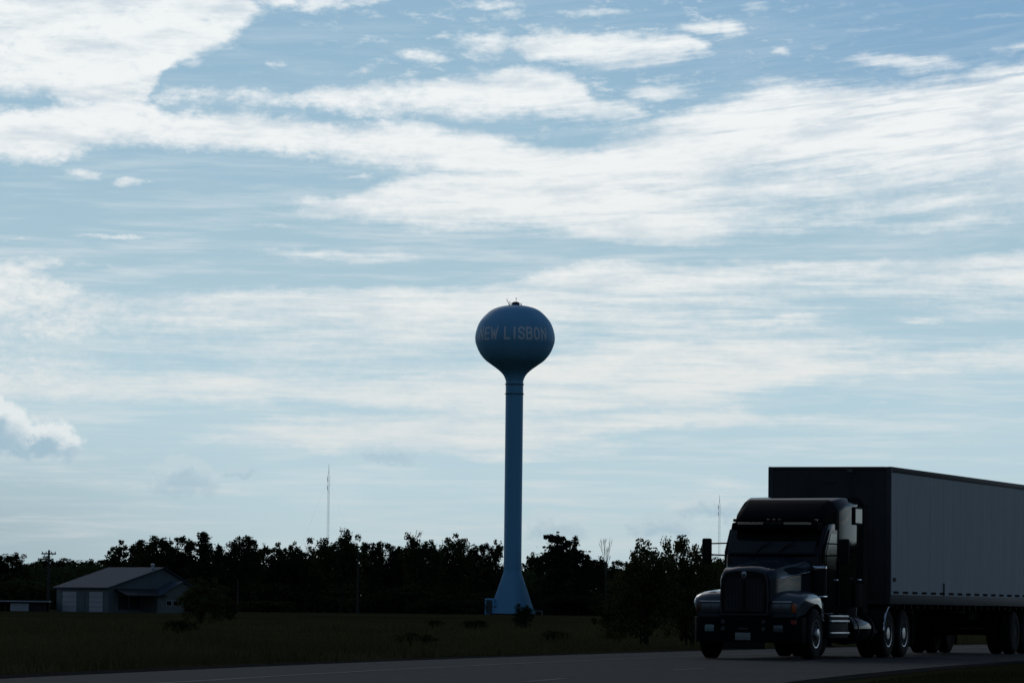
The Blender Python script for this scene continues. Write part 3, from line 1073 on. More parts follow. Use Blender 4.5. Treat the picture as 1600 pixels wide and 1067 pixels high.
# cab
cab = MB().loft([[(a_, y, b_) for a_, b_ in r] for y, r in [
    (1.98, [(.95, .62), (.95, 2.06), (-.95, 2.06), (-.95, .62)]),
    (2.08, [(1.0, .60), (1.0, 2.13), (-1.0, 2.13), (-1.0, .60)]),
    (2.46, [(1.03, .60), (1.03, 2.66), (-1.03, 2.66), (-1.03, .60)]),
    (2.60, [(1.04, .60), (1.04, 2.74), (-1.04, 2.74), (-1.04, .60)]),
    (3.14, [(1.05, .60), (1.05, 2.78), (-1.05, 2.78), (-1.05, .60)])]]).build('cab', BLACKP, tk, bevel=.04)


def slab(y0, z0, y1, z1, hw0, hw1, out, thick, name, m, par, seg=10, bow=.07):
    """slanted, slightly bowed sheet across the front of the cab"""
    rings = []
    d = Vector((0, y1 - y0, z1 - z0)).normalized()
    n_ = Vector((0, -d.z, d.y))
    for i in range(seg + 1):
        t = -1 + 2 * i / seg
        b_ = bow * t * t
        r_ = []
        for (yy, zz, hw) in ((y0, z0, hw0), (y1, z1, hw1)):
            p_ = Vector((t * hw, yy + b_, zz))
            r_.append((p_ + n_ * out, p_ + n_ * (out - thick)))
        rings.append([r_[0][0], r_[1][0], r_[1][1], r_[0][1]])
    return MB().loft(rings).build(name, m, par, smooth=40)


ws = slab(2.00, 2.10, 2.40, 2.62, .88, .84, .06, .05, 'windscreen', GLASSW, cab)
slab(1.985, 2.07, 2.00, 2.10, .92, .90, .075, .05, 'windscreen_frame', BLACKM, cab)
for s in (-.35, .15):
    MB().tube([(s, 1.95, 2.12), (s + .12, 2.02, 2.27), (s + .30, 2.08, 2.36)], .012, 5).build('wiper', BLACKM, ws)
# sun visor with its strip of marker lamps
vz = [(2.12, 2.60), (2.06, 2.66), (2.10, 2.74), (2.42, 2.78), (2.42, 2.70)]
rings = []
for i in range(11):
    t = -1 + .2 * i
    rings.append([(t * .92, y + .10 * t * t, z) for y, z in vz])
vis = MB().loft(rings).build('sun_visor', ROOFP, cab, smooth=30)
for s in (-1, 1):
    MB().loft([[(s * x_, 2.045 + .10 * (x_ / .92) ** 2, 2.715), (s * x_, 2.045 + .10 * (x_ / .92) ** 2, 2.755), (s * x_, 2.10 + .10 * (x_ / .92) ** 2, 2.765)] for x_ in (.22, .4, .6, .78)]).build('visor_trim', CHROME, vis)
for x_ in (-.86, -.12, 0, .12, .86):
    MB().box(x_ - .03, x_ + .03, 2.06 + .1 * (x_ / .92) ** 2, 2.16 + .1 * (x_ / .92) ** 2, 2.77, 2.83).build('marker_lamp', DAMBER, vis, bevel=.012)
for s in (-1, 1):
    d_ = MB().loft([[(s * (1.055 + o_), y, z) for y, z in ((2.12, .95), (3.05, .95), (3.05, 2.62), (2.52, 2.62), (2.16, 2.16))] for o_ in (-.03, .012)]).build('door', BLACKP, cab, smooth=0)
    MB().loft([[(s * (1.06 + o_), y, z) for y, z in ((2.30, 1.85), (2.98, 1.80), (2.98, 2.54), (2.56, 2.54), (2.26, 2.14))] for o_ in (0, .014)]).build('door_window', GLASSW, d_, smooth=0)
    MB().tube([(s * 1.06, 2.86, 1.60), (s * 1.10, 2.90, 1.60), (s * 1.10, 2.99, 1.60), (s * 1.06, 3.02, 1.60)], .015, 6).build('handle', CHROME, d_)
    MB().tube([(s * 1.04, 3.10, 1.05), (s * 1.10, 3.10, 1.08), (s * 1.10, 3.10, 2.0), (s * 1.04, 3.10, 2.05)], .014, 6).build('grab_handle', BLACKM, cab)
    # mirrors on their brackets
    mz0, mz1 = (1.92, 2.43)
    mi = MB().box(s * 1.46 - .10, s * 1.46 + .10, 2.16, 2.26, mz0, mz1).build('mirror', BLACKM, cab, bevel=.035)
    MB().box(s * 1.46 - .085, s * 1.46 + .085, 2.262, 2.268, mz0 + .03, mz1 - .03).build('mirror_glass', CHROME, mi)
    MB().tube([(s * .96, 2.25, 2.08), (s * 1.46, 2.21, 2.10)], .018, 6).build('mirror_bracket', BLACKM, cab)
    MB().tube([(s * .94, 2.4, 2.34), (s * 1.46, 2.21, 2.32)], .016, 6).build('mirror_bracket', BLACKM, cab)
    # air cleaner canister beside the cowl
    if s < 0:
        MB().box(s * .98 - .12, s * .98 + .1, 1.8, 2.1, 1.2, 1.24).build('cowl_step', BLACKM, tk, bevel=.012)
    ac = None if s < 0 else MB().lathe([(.05, 1.28), (.155, 1.30), (.16, 1.36), (.16, 1.80), (.15, 1.86), (.08, 1.92), (.03, 1.93)], 20, c=(s * 1.0, 1.93, 0)).build('air_cleaner', BLACKM, tk)
    if s > 0:
        MB().lathe([(.163, 1.80), (.168, 1.82), (.166, 1.86), (.155, 1.875)], 20, c=(s * 1.0, 1.93, 0)).build('air_cleaner_cap', CHROME, ac)
        MB().box(s * .98 - .17, s * .98 + .17, 1.76, 2.1, 1.235, 1.275).build('cowl_step', CHROME, tk, bevel=.012)
# sleeper with the raised roof
sl = MB().loft([[(a_, y, b_) for a_, b_ in r] for y, r in [
    (3.15, [(1.07, .80), (1.07, 3.02), (.93, 3.22), (-.93, 3.22), (-1.07, 3.02), (-1.07, .80)]),
    (3.6, [(1.10, .80), (1.10, 3.13), (.98, 3.30), (-.98, 3.30), (-1.10, 3.13), (-1.10, .80)]),
    (4.9, [(1.13, .80), (1.13, 3.22), (1.02, 3.35), (-1.02, 3.35), (-1.13, 3.22), (-1.13, .80)])]]).build('sleeper', BLACKP, tk, bevel=.04)
MB().loft([[(a_, y, b_) for a_, b_ in r] for y, r in [
    (2.36, [(.90, 2.74), (.90, 2.80), (.80, 2.86), (-.80, 2.86), (-.90, 2.80), (-.90, 2.74)]),
    (2.60, [(.95, 2.72), (.95, 2.92), (.80, 3.02), (-.80, 3.02), (-.95, 2.92), (-.95, 2.72)]),
    (2.90, [(.99, 2.72), (1.0, 3.0), (.83, 3.15), (-.83, 3.15), (-1.0, 3.0), (-.99, 2.72)]),
    (3.20, [(1.01, 2.72), (1.03, 3.04), (.86, 3.255), (-.86, 3.255), (-1.03, 3.04), (-1.01, 2.72)])]]).build('roof_fairing', ROOFP, tk, bevel=.03, smooth=50)
for s in (-1, 1):
    w_ = MB().box(s * 1.115 - .02, s * 1.115 + .03, 4.12, 4.70, 2.76, 3.13)
    w_.v = [(x + 0.0, y, z) for x, y, z in w_.v]
    wo_ = w_.build('sleeper_window', BLACKM, sl, bevel=.008)
    MB().box(s * 1.148 - .004, s * 1.148 + .004, 4.16, 4.66, 2.80, 3.09).build('pane', GLASSW, wo_)
    MB().box(s * 1.13 - .02, s * 1.13 + .025, 4.15, 4.75, 1.05, 1.55).build('luggage_door', ROOFP, sl, bevel=.01)
    MB().tube([(s * 1.16, 4.25, 1.62), (s * 1.19, 4.28, 1.62), (s * 1.19, 4.48, 1.62), (s * 1.16, 4.5, 1.62)], .014, 6).build('grab_handle', CHROME, sl)
    # trailing-edge extender
    MB().box(s * 1.10 - .015, s * 1.10 + .015, 4.9, 5.25, .95, 3.2).build('side_extender', ROOFP, sl)
    # steps and battery box, fuel tank
    st_ = MB().box(s * 1.0 - .20, s * 1.0 + .18, 2.1, 3.55, .42, .86).build('step_box', BLACKM, tk, bevel=.03)
    for z_ in (.50, .74):
        MB().box(s * 1.17 - .04, s * 1.17 + .05, 2.12, 3.5, z_, z_ + .045).build('step', ALU, st_, bevel=.008)
    MB().box(s * 1.17 - .03, s * 1.17 + .035, 2.12, 3.5, .84, .885).build('step', ALU, st_, bevel=.008)
    ft_ = MB().lathe([(.02, 3.78), (.29, 3.80), (.31, 3.84), (.31, 5.62), (.29, 5.66), (.02, 5.68)], 28, 'y', c=(s * .93, 0, .60)).build('fuel_tank', BLACKP, tk, smooth=40)
    for y in (4.1, 5.3):
        MB().lathe([(.318, y - .04), (.322, y - .03), (.322, y + .03), (.318, y + .04)], 28, 'y', c=(s * .93, 0, .60)).build('tank_strap', BLACKM, ft_)
    # bright half mudguard in front of the first drive wheel
    rings = []
    for i in range(13):
        t = R(172 - 92 * i / 12)
        y0_, z0_ = 6.6 + .60 * math.cos(t), WZ + .60 * math.sin(t)
        y1_, z1_ = 6.6 + .615 * math.cos(t), WZ + .615 * math.sin(t)
        rings.append([(s * .60, y0_, z0_), (s * 1.24, y0_, z0_), (s * 1.25, y0_ + .01, z0_ - .03), (s * 1.265, y1_, z1_ - .02), (s * 1.25, y1_, z1_), (s * .60, y1_, z1_)])
    mg = MB().loft(rings).build('mudguard', BLACKM, tk, smooth=50)
    MB().tube([r_[3] for r_ in rings], .022, 6).build('mudguard_trim', CHROME, mg)
    MB().box(s * .92 - .3, s * .92 + .3, 8.62, 8.64, .22, .95).build('mudflap', BLACKM, tk)
MB().lathe([(.02, 1.0), (.45, 1.0), (.48, 1.03), (.48, 1.08), (.1, 1.09)], 24, c=(0, 7.2, 0)).build('coupling_plate', BLACKM, tk)


# wheels
def tyre_mesh(w):
    p = [(.285, -w / 2 + .01), (.33, -w / 2), (.43, -w / 2 - .005), (.485, -w / 2 + .02), (.508, -w / 2 + .05)]
    gr_ = []
    for x in (-.3, -.1, .1, .3):
        gr_ += [(.51, x * w - .012), (.498, x * w - .008), (.498, x * w + .008), (.51, x * w + .012)]
    p += gr_ + [(.508, w / 2 - .05), (.485, w / 2 - .02), (.43, w / 2 + .005), (.33, w / 2), (.285, w / 2 - .01)]
    return p


def wheel(parent, x, y, s, kind):
    """kind: steer (dish outward), drive (dual), s = +1 left side"""
    duals = kind != 'steer'
    ws_ = [0.0] if not duals else [0.0, -.33]
    root = MB().lathe([(.02, -.20 if duals else -.12), (.2, -.20 if duals else -.12), (.2, .02), (.16, .05), (.02, .05)], 20, 'x').build('wheel', BLACKM, parent)
    root.location = (x, y, WZ)
    root.rotation_euler = (0, 0, 0 if s > 0 else math.pi)
    for off in ws_:
        t_ = MB().lathe(tyre_mesh(.27), 44, 'x', c=(off, 0, 0)).build('tyre', RUBBER, root, smooth=40)
    if kind == 'steer':
        rp_ = [(.288, .115), (.285, .135), (.265, .13), (.255, .09), (.20, .075), (.14, .10), (.105, .125), (.10, .17), (.06, .185), (.01, .186)]
    else:
        rp_ = [(.288, .12), (.285, .135), (.268, .13), (.262, .04), (.25, -.02), (.18, -.03), (.155, .0), (.15, .10), (.12, .13), (.01, .135)]
    rm = MB().lathe(rp_, 40, 'x')
    rim = rm.build('rim', BLACKM if kind == 'trailer' else ALU, root, smooth=30)
    nb = MB()
    rr, xx = (.17, .088) if kind == 'steer' else (.21, -.03)
    for i in range(10):
        a_ = 2 * math.pi * i / 10
        nb.lathe([(.016, xx - .01), (.016, xx + .03), (.006, xx + .04)], 8, 'x', c=(0, rr * math.cos(a_), rr * math.sin(a_)))
    nb.build('wheel_nuts', BLACKM if kind == 'trailer' else CHROME, root)
    if kind == 'steer':
        hb = MB()
        for i in range(10):
            a_ = 2 * math.pi * (i + .5) / 10
            hb.lathe([(.024, .074), (.03, .083), (.03, .086), (.001, .0865)], 10, 'x', c=(0, .222 * math.cos(a_), .222 * math.sin(a_)))
        hb.build('hand_holes', BLACKM, root)
    return root


for s in (-1, 1):
    wheel(tk, s * 1.03, WY, s, 'steer')
    wheel(tk, s * 1.08, 6.6, s, 'drive')
    wheel(tk, s * 1.08, 7.9, s, 'drive')
ax = MB()
for y in (WY, 6.6, 7.9):
    ax.tube([(-.95, y, WZ - (.06 if y < 2 else 0)), (.95, y, WZ - (.06 if y < 2 else 0))], .075 if y < 2 else .11, 10)
for y in (6.6, 7.9):
    ax.lathe([(.02, y - .28), (.16, y - .24), (.22, y), (.16, y + .2), (.02, y + .26)], 16, 'y', c=(0, 0, WZ))
ax.build('axles', BLACKM, tk)

# ---- trailer
tr = thing('semi_trailer', 'long grey box trailer with a dark front wall, hitched behind the black truck', 'trailer',
           (TX + 6.2 * SPHI, TY + 6.2 * CPHI, ZR), -PHI)
HW, TL = 1.34, 15.4
FZ = 1.19
RZ = TH - .12
# side walls, front and roof as separate skins
for s in (-1, 1):
    mb = MB().box(s * HW - (.03 if s > 0 else 0), s * HW + (.03 if s < 0 else 0), .09, TL - .06, FZ + .14, RZ)
    for i in range(35):
        y = .55 + i * .406
        if y < TL - .3:
            mb.box(s * HW - .0008, s * HW + .0008, y - .014, y + .014, FZ + .16, RZ - .02)
    mb.build('side_wall', TRAILW, tr, smooth=0)
    # rails
    MB().box(s * HW - .05, s * HW + .012, .02, TL, RZ, TH).v and None
    mb = MB()
    x0, x1 = sorted((s * (HW - .05), s * (HW + .015)))
    mb.box(x0, x1, .02, TL, RZ + .002, TH - .002)
    mb.build('top_rail', TRAILR, tr, bevel=.008)
    mb = MB()
    mb.box(x0, x1, .02, TL, FZ - .06, FZ + .138)
    mb.build('bottom_rail', TRAILR, tr, bevel=.006)
    mb = MB()
    x0, x1 = sorted((s * (HW + .002), s * (HW + .009)))
    for i in range(18):
        y = .30 + i * .80
        mb.box(x0, x1, y, y + .42, FZ + .165, FZ + .215)
    mb.build('reflective_tape', TAPE, tr, smooth=0)
    mb = MB()
    x0, x1 = sorted((s * (HW - .10), s * (HW + .018)))
    mb.box(x0, x1, 0.0, .085, FZ - .06, TH - .004)
    mb.build('corner_post', TRAILR, tr, bevel=.02)
    MB().box(s * HW - .01, s * HW + .02, 4.6, 4.66, FZ + .15, FZ + .42).build('marker_lamp', BLACKM, tr)
    MB().box(s * HW - .01, s * HW + .016, .28, .48, FZ + .42, FZ + .5).build('marker_plate', BLACKM, tr)
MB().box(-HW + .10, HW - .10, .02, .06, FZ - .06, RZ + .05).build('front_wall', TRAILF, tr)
mb = MB()
for i in range(5):
    x = -HW + .4 + i * (2 * HW - .8) / 4
    mb.box(x - .02, x + .02, .010, .02, FZ + .1, RZ - .02)
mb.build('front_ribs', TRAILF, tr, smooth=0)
MB().box(-HW + .10, HW - .10, .0, .05, RZ + .052, TH - .004).build('front_header', TRAILR, tr, bevel=.01)
MB().box(-.14, .14, .0, .012, TH - .34, TH - .26).build('badge', TRAILR, tr)
MB().box(.40, .52, -.012, .0, TH - .12, TH - .06).build('marker_lamp', LAMPG, tr)
MB().box(-.9, -.45, -.03, .012, 1.6, 1.95).build('document_box', BLACKM, tr)
gh = MB()
for x in (.5, .62, .74):
    gh.lathe([(.03, -.03), (.04, -.02), (.03, .02)], 8, 'y', c=(x, 0, 1.85))
gh.build('air_couplings', ALU, tr)
MB().box(-HW + .03, HW - .03, .03, TL - .02, TH - .05, TH - .012).build('roof', TRAILW, tr)
MB().box(-HW + .05, HW - .05, .08, TL - .06, FZ - .04, FZ + .1).build('floor', BLACKM, tr)
rd = MB().box(-HW + .05, HW - .05, TL - .06, TL - .01, FZ + .1, TH - .05).build('rear_doors', TRAILW, tr)
cm = MB()
for i in range(24):
    y = .9 + i * .58
    cm.box(-HW + .06, HW - .06, y - .04, y + .04, FZ - .15, FZ - .042)
cm.build('cross_members', BLACKM, tr, smooth=0)
# landing gear
lg_ = MB()
for s in (-1, 1):
    lg_.box(s * .72 - .07, s * .72 + .07, 2.55, 2.69, .34, FZ - .05)
    lg_.box(s * .72 - .05, s * .72 + .05, 2.57, 2.67, .22, .36)
    lg_.box(s * .72 - .14, s * .72 + .14, 2.49, 2.75, .19, .22)
    lg_.tube([(s * .72, 2.62, .5), (s * .3, 3.4, FZ - .1)], .03, 6)
lg_.tube([(-.72, 2.62, .62), (.72, 2.62, .62)], .035, 8)
lg_.build('landing_gear', BLACKM, tr)
sb = MB()
for s in (-1, 1):
    sb.box(s * .5 - .05, s * .5 + .05, 10.2, 14.5, .80, FZ - .05)
sb.box(-.55, .55, 11.2, 11.94, .6, .95)
sb.box(-.55, .55, 13.1, 13.24, .6, .95)
sb.build('bogie_frame', BLACKM, tr)
axs = MB()
for y in (11.9, 13.2):
    axs.tube([(-.95, y, WZ), (.95, y, WZ)], .075, 10)
axs.build('axles', BLACKM, tr)
for s in (-1, 1):
    for y in (11.9, 13.2):
        wheel(tr, s * 1.12, y, s, 'trailer')
    MB().box(s * .98 - .3, s * .98 + .3, 13.95, 13.97, .2, 1.05).build('mudflap', BLACKM, tr)
ug = MB()
for s in (-1, 1):
    ug.box(s * .6 - .04, s * .6 + .04, TL - .14, TL - .06, .5, FZ - .05)
ug.box(-1.1, 1.1, TL - .14, TL - .05, .48, .58)
ug.build('underride_guard', TRAILR, tr)

# ------------------------------------------------------------------ trees
def gauss3(rng, n):
    return np.clip(rng.normal(size=(n, 3)), -1.5, 1.5)


def tree_parts(seed, kind):
    """trunk and crown meshes of a tree of unit height 10 m"""
    rng = np.random.default_rng(seed)
    rnd = random.Random(seed)
    tb = MB()
    cen = []
    H = 10.0
    if kind == 'spire':
        tb.tube([(0, 0, -.1), (.05, 0, 5), (0, 0, 9.9)], [.22, .13, .02], 7)
        z = 1.2
        while z < 9.7:
            r = (2.7 * (1 - z / 10.4) + .15) * rnd.uniform(.5, 1.15)
            nb = 6
            a0 = rnd.uniform(0, 6)
            for i in range(nb):
                a = a0 + i * 6.283 / nb + rnd.uniform(-.3, .3)
                rr = r * rnd.uniform(.7, 1.25)
                tip = np.array([rr * math.cos(a), rr * math.sin(a), z - .12 * rr + rnd.uniform(-.1, .25)])
                tb.tube([(0, 0, z), tuple(tip)], [.035, .01], 4)
                n = int(14 + 15 * rr)
                t = rng.uniform(.1, 1.05, n)[:, None]
                cen.append(np.array([0, 0, z]) * (1 - t) + tip * t + gauss3(rng, n) * np.array([.13, .13, .12]))
            z += rnd.uniform(.30, .48)
        lead = rng.normal(size=(40, 3)) * np.array([.06, .06, .3]) + np.array([0, 0, 9.6])
        cen.append(lead)
        size = .15
    else:
        par = {'round': (3.2, 2.6, 26, .62), 'oak': (3.9, 3.0, 34, .75), 'tall': (2.4, 3.6, 26, .55), 'loose': (2.9, 3.3, 20, .50), 'pointed': (2.0, 4.0, 30, .42),
               'shrub': (4.2, 4.4, 34, .85)}[kind]
        rw, rh, nl, lob = par
        zc = {'shrub': 4.6}.get(kind, 10.0 - rh - .6)
        base_z = {'shrub': .5}.get(kind, 2.6)
        lean = (rnd.uniform(-.4, .4), rnd.uniform(-.4, .4))
        tops = 1 if kind != 'shrub' else 4
        for q in range(tops):
            ox = 0 if tops == 1 else rnd.uniform(-.7, .7)
            oy = 0 if tops == 1 else rnd.uniform(-.7, .7)
            tb.tube([(ox, oy, -.1), (ox * 1.3 + lean[0] * .4, oy * 1.3 + lean[1] * .4, 3), (ox * 2 + lean[0], oy * 2 + lean[1], zc + 1)], [.26 if tops == 1 else .16, .17 if tops == 1 else .11, .05], 7)
        for i in range(nl):
            # limb ends spread over the crown's outer shell, some inside
            while True:
                d = np.array([rnd.gauss(0, 1), rnd.gauss(0, 1), rnd.gauss(.15, .9)])
                d /= np.linalg.norm(d)
                if d[2] > -.75:
                    break
            rad = rnd.uniform(.55, 1.06)
            taper = 1.0
            if kind == 'pointed' and d[2] > 0:
                taper = 1 - .55 * d[2]
            end = np.array([lean[0] + d[0] * rw * rad * taper, lean[1] + d[1] * rw * rad * taper, zc + d[2] * rh * rad])
            end[2] = max(end[2], 1.2)
            st = np.array([lean[0] * .6, lean[1] * .6, min(max(base_z, end[2] - rnd.uniform(1.2, 3.2)), zc + .6)])
            mid = (st + end) / 2 + np.array([rnd.uniform(-.3, .3), rnd.uniform(-.3, .3), rnd.uniform(0, .5)])
            tb.tube([tuple(st), tuple(mid), tuple(end)], [.10, .06, .015], 5)
            for _ in range(4):
                sub = end + np.array([rnd.gauss(0, 1), rnd.gauss(0, 1), rnd.gauss(.2, .9)]) * lob * 1.05
                sub[2] = max(sub[2], .8)
                tb.tube([tuple((mid + end) / 2), tuple(sub)], [.03, .008], 4)
                n = rnd.randint(44, 84)
                cen.append(sub + gauss3(rng, n) * lob * np.array([.5, .5, .40]) * rnd.uniform(.6, 1.1))
            n = rnd.randint(44, 90)
            cen.append(end + gauss3(rng, n) * lob * np.array([.75, .75, .6]))
            # a few sprays that break the outline
            if rnd.random() < .6:
                tp = end + d * rnd.uniform(.5, 1.0) + np.array([0, 0, .25])
                tb.tube([tuple(end), tuple(tp)], [.02, .006], 4)
                m = 16
                t = rng.uniform(0, 1.05, m)[:, None]
                cen.append(end * (1 - t) + tp * t + gauss3(rng, m) * .11)
        inner = gauss3(rng, 1300) * np.array([rw * .5, rw * .5, rh * .62]) + np.array([lean[0], lean[1], zc - 1.0])
        inner = inner[inner[:, 2] > 1.0]
        cen.append(inner)
        size = .165
    cen = np.concatenate(cen)
    cen = cen[cen[:, 2] > .15]
    cen[:, 2] *= 10.0 / np.percentile(cen[:, 2], 99.6)
    cen = cen[cen[:, 2] < 10.25 + rng.uniform(0, .35, len(cen))]
    return tb, leaves(rng, cen, size)


PROTO = {}


def proto(kind, seed, leaf, bark=BARK):
    key = (kind, seed, leaf.name)
    if key not in PROTO:
        tb, lv = tree_parts(seed, kind)
        root = bpy.data.objects.new('tree', None)
        t_ = tb.build('trunk', bark, None, smooth=60)
        c_ = npmesh('crown', lv, 4, leaf)
        C.objects.unlink(t_)
        C.objects.unlink(c_)
        PROTO[key] = (t_, c_)
    return PROTO[key]


def plant(name, kind, seed, leaf, loc, sx, sz, rz, label, cat='tree', group=None):
    t_, c_ = proto(kind, seed, leaf)
    r_ = thing(name, label, cat, loc, rz, group)
    r_.scale = (sx, sx, sz)
    for src in (t_, c_):
        k_ = src.copy()
        k_.parent = r_
        C.objects.link(k_)
    return r_


WID = {'round': 7.4, 'oak': 9.2, 'tall': 5.8, 'loose': 6.6, 'pointed': 5.0, 'spire': 3.8, 'shrub': 9.5}
rt = random.Random(5)
G1, G2, G3 = 'trees in the far tree line', None, None
LINE = [  # px, top y, width px, kind, depth, label
    (-38, 872, 70, 'round', 640, None), (6, 866, 52, 'round', 620, 'round dark tree at the left edge of the photo behind the low building'),
    (48, 878, 60, 'round', 660, None), (83, 872, 62, 'round', 650, 'broad low tree whose crown shows behind the crossarm pole'),
    (122, 876, 56, 'round', 665, None), (155, 876, 56, 'loose', 660, None),
    (193, 848, 56, 'loose', 610, 'ragged tree with a thin sprig on top, behind the left half of the shed roof'),
    (238, 841, 58, 'round', 600, 'dark round headed tree directly behind the shed ridge'),
    (276, 841, 50, 'tall', 605, 'dark tall crowned tree just right of the shed ridge'),
    (317, 834, 64, 'spire', 600, 'tallest spiky conifer left of the round tree, right of the shed'),
    (340, 854, 50, 'spire', 610, 'short narrow conifer tucked beside the tallest conifer'),
    (377, 840, 58, 'oak', 600, 'round crowned tree standing alone between the conifers and the lower trees'),
    (424, 851, 52, 'loose', 610, 'small topped tree left of the flat topped tree in the tree line'),
    (458, 852, 54, 'oak', 605, 'flat topped tree left of the tall radio mast'),
    (492, 862, 44, 'loose', 600, 'thin leaved tree at the foot of the tall radio mast'),
    (533, 832, 78, 'oak', 560, 'largest dark domed tree just right of the tall radio mast'),
    (580, 850, 36, 'tall', 600, 'narrow tree right of the largest domed tree'),
    (612, 850, 56, 'round', 610, 'even topped round tree, second crown to the right of the bare pole'),
    (658, 836, 66, 'oak', 590, 'broad high tree forming the middle hump left of the tower'),
    (712, 840, 62, 'oak', 600, 'wide gappy crowned tree, third crown to the left of the tower shaft'),
    (745, 852, 42, 'round', 610, 'rounded tree two crowns left of the tower shaft'),
    (769, 847, 34, 'loose', 615, 'wispy see-through tree touching the left side of the tower shaft'),
    (842, 866, 40, 'round', 640, None),
    (868, 838, 58, 'pointed', 585, 'spiky many topped tree first to the right of the tower'),
    (902, 842, 44, 'pointed', 600, 'pointed tree sloping down to the gap with the bare tree'),
    (928, 872, 40, 'round', 610, None), (966, 878, 40, 'round', 620, None), (1120, 872, 60, 'round', 640, None), (1165, 868, 60, 'oak', 640, None)]
for i, (px, top, wpx, kind, dep, label) in enumerate(LINE):
    b_ = at(px, 950, dep)
    tp = at(px, top - 1, dep)
    sz = tp.z / 10.0
    sx = wpx * dep / F / WID[kind] * 1.22
    leaf = LEAF_B if kind in ('spire', 'pointed') else LEAF_A
    nm = {'spire': 'conifer_tree', 'pointed': 'conifer_tree'}.get(kind, 'broadleaf_tree')
    lab = label or 'dark broadleaf tree, a low dip in the far tree line'
    plant(nm, kind, i % 3 + (3 if kind == 'oak' else 0), leaf, (b_.x, dep, 0), sx, sz, rt.uniform(0, 6.28), lab, 'tree', 'trees in the far tree line')

# the wood behind them, one dark mass; it runs on out of the frame on both sides, with unseen stretches added to darken reflections in the truck
rng = np.random.default_rng(77)


def wood_mass(wx, wy, base, lo=.1, size=.42):
    n = len(wx)
    s = np.hypot(wx, wy * .37)
    base = base - 2.0 * np.clip((-55 - wx) / 12, 0, 1) * (np.abs(wy - 630) < 25)
    top = base + 1.0 * np.sin(s * .21 + 1) + .8 * np.sin(s * .47) + .7 * np.sin(s * .093 + 2) + np.clip(rng.normal(0, .35, n), -.7, .7)
    wz = top * (1 - rng.beta(1.0, 1.35, n))
    return leaves(rng, np.stack([wx, wy, np.maximum(wz, lo)], 1), size)


n1, n2 = 170000, 34000
parts = [wood_mass(rng.uniform(-105, 135, n1), rng.uniform(615, 650, n1), 6.9, size=.32)]
for x0, x1, y0, y1 in ((-420, -100, 600, 660), (130, 440, 600, 660), (340, 480, 420, 600), (430, 520, 300, 420), (480, 560, 90, 300)):  # the tall right-hand stretches are added out of view, to darken the cab side
    parts.append(wood_mass(rng.uniform(0, 1, n2) * (x1 - x0) + x0, rng.uniform(y0, y1, n2), 11.0 if x0 > 300 else 8.5, size=.75))
parts.append(wood_mass(rng.uniform(-260, 260, n2), rng.uniform(-190, -160, n2), 11.0, size=.9))  # added unseen behind the camera, so bumper and grille reflect dark trees
tag(npmesh('woodland', np.concatenate(parts), 4, LEAF_A), 'dense dark woodland closing the far side of the field, plus unseen woods added for dark reflections', 'woodland', kind='stuff')
# undergrowth along its foot
n = 85000
wx = rng.uniform(-110, 140, n)
wy = rng.uniform(600, 616, n)
ht = 3.4 + .9 * np.sin(wx * .33) + .7 * np.sin(wx * .11 + 1)
wz = np.abs(ht) * rng.uniform(0, 1, n) ** .8
tag(npmesh('undergrowth', leaves(rng, np.stack([wx, wy, wz + .1], 1), .34), 4, LEAF_A), 'dark undergrowth along the foot of the far trees', 'undergrowth', kind='stuff')

# bare dead tree and bare twigs
def bare(px, top, dep, label, spread=1.0, seed=3):
    rnd = random.Random(seed)
    b_, tp = at(px, 950, dep), at(px, top, dep)
    mb = MB()

    def grow(p, d, ln_, r, lev):
        q = p + d * ln_
        mb.tube([tuple(p), tuple(q)], [r, r * .6], 5)
        if lev == 0:
            return
        for _ in range(3 if lev > 1 else 4):
            nd = (d + Vector((rnd.uniform(-1, 1) * spread, rnd.uniform(-1, 1) * spread, rnd.uniform(-.1, .5))) * .62).normalized()
            grow(p + d * ln_ * rnd.uniform(.6, 1.0), nd, ln_ * rnd.uniform(.5, .72), r * .55, lev - 1)
    H = tp.z
    grow(Vector((0, 0, 0)), Vector((.01, 0, 1)), H * .60, .20, 4)
    mz = max(v[2] for v in mb.v)
    mb.v = [(x * .62, y * .62, z * H / mz) for x, y, z in mb.v]
    o = thing('bare_tree', label, 'tree', (b_.x, dep, 0))
    mb.build('branches', PALEBARK, o, smooth=0)


bare(946, 838, 600, 'leafless dead tree standing alone in the gap right of the tower', .34, 12)
bare(489, 848, 604, 'bare twiggy treetop just left of the tall radio mast', .8, 9)

# young trees and bushes between the road and the wood
def bush(name, px, pbase, top, wpx, kind, seed, label, leaf=LEAF_C, cat='bush', rz=None, dep=None):
    g = ground(px, pbase)
    d_ = dep or g.y
    g = at(px, 950, d_)
    h = at(px, top, d_).z
    sx = wpx * d_ / F / WID[kind] * 1.05
    return plant(name, kind, seed, leaf, (g.x, d_, 0), sx, h / 10.0, rt.uniform(0, 6.28) if rz is None else rz, label, cat)


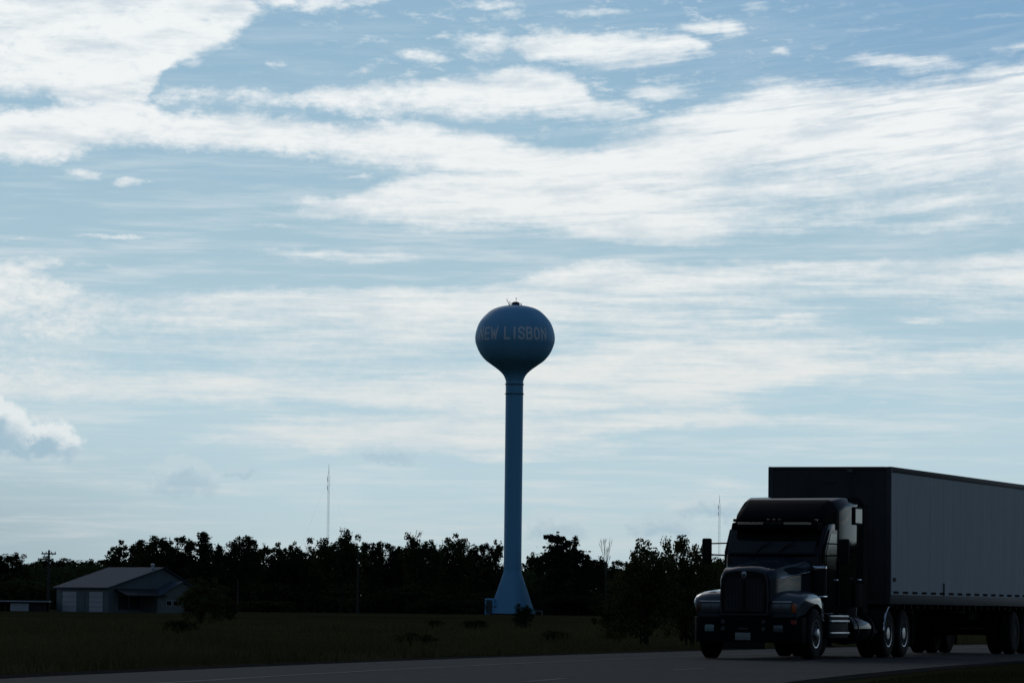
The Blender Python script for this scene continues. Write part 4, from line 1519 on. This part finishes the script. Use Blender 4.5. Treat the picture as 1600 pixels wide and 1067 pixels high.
bush('young_tree', 1008, 1010, 845, 104, 'shrub', 21, 'leafy young tree by the roadside left of the truck, with several stems', cat='tree')
bush('young_tree', 1078, 1009, 842, 92, 'shrub', 22, 'leafy young tree by the roadside partly behind the truck mirror', cat='tree')
bush('roadside_bush', 968, 1002, 915, 80, 'shrub', 23, 'lower bush spreading left from the roadside young trees')
bush('field_bush', 316, 976, 903, 66, 'shrub', 24, 'small olive tree like bush right of the metal shed')
bush('field_bush', 345, 972, 925, 46, 'shrub', 25, 'lower bush leaning against the small olive bush by the shed')
bush('juniper_bush', 819, 985, 944, 32, 'shrub', 26, 'small dense black green bush in front of the tower base', LEAF_B)
bush('low_bush', 283, 991, 968, 60, 'shrub', 27, 'low dark bush in the grass below the shed')
bush('low_bush', 642, 1009, 988, 74, 'shrub', 28, 'low spreading dark bush in the grass near the road left of the tower')
bush('low_bush', 681, 983, 968, 26, 'shrub', 29, 'tiny dark bush in the middle of the field left of the tower')
bush('low_bush', 868, 1006, 984, 44, 'shrub', 30, 'low dark bush near the road right of the tower')
bush('low_bush', 745, 984, 968, 44, 'shrub', 31, 'faint low bush just left of the bush at the tower base')
bush('low_bush', 416, 962, 938, 96, 'shrub', 32, 'wide low green bush against the trees right of the shed', dep=545)
bush('low_bush', 700, 962, 930, 120, 'shrub', 33, 'wide thicket at the left foot of the tower', dep=575, leaf=LEAF_A)
bush('low_bush', 902, 962, 928, 110, 'shrub', 34, 'wide thicket at the right of the tower foot', dep=580, leaf=LEAF_A)

# ------------------------------------------------------------------ grass
rng = np.random.default_rng(11)


def blades(x, y, h, w):
    n_ = len(x)
    a_ = rng.uniform(0, 6.283, n_)
    lx, ly = rng.normal(0, .35, n_) * h, rng.normal(0, .35, n_) * h
    p0 = np.stack([x - w * np.cos(a_), y - w * np.sin(a_), np.full(n_, -.02)], 1)
    p1 = np.stack([x + w * np.cos(a_), y + w * np.sin(a_), np.full(n_, -.02)], 1)
    p2 = np.stack([x + lx, y + ly, h], 1)
    return np.stack([p0, p1, p2], 1).reshape(-1, 3)


# field beyond the road, denser and taller in tussocks
n = 90000
y = 50 + 190 * rng.beta(1.0, 1.6, n)
x = rng.uniform(-.14, .15, n) * y
ok = x < far_edge(y) - 1.1 + rng.normal(0, .25, n)
x, y = x[ok], y[ok]
tus = np.sin(x * .9 + np.sin(y * .31) * 2) * np.sin(y * .23 + np.sin(x * .5) * 2)
h = (.12 + .26 * np.clip(tus, 0, 1)) * rng.uniform(.5, 1.3, len(x))
tag(npmesh('field_grass', blades(x, y, h, rng.uniform(.012, .035, len(x))), 3, BLADE), 'rough dark grass in the field beyond the road', 'grass', kind='stuff')
# mown median on the near side
n = 60000
y = rng.uniform(38, 110, n)
s_ = (far_edge(y + 1) - far_edge(y - 1)) / 2
off = 10.5 + rng.beta(1, 2.2, n) * 14
k_ = 1 / np.sqrt(1 + s_ * s_)
x = far_edge(y) + off * k_
yy = y - off * s_ * k_
h = rng.uniform(.03, .10, n) * np.clip((off - 10.3) / 1.2, .3, 1)
ok = np.abs(x / yy) < .2
tag(npmesh('median_grass', blades(x[ok], yy[ok], h[ok], rng.uniform(.008, .02, n)[ok]), 3, BLADE), 'short grass on the median in front of the road', 'grass', kind='stuff')

bpy.context.scene.cycles.max_bounces = 4
bpy.context.scene.cycles.diffuse_bounces = 2
bpy.context.scene.cycles.glossy_bounces = 3
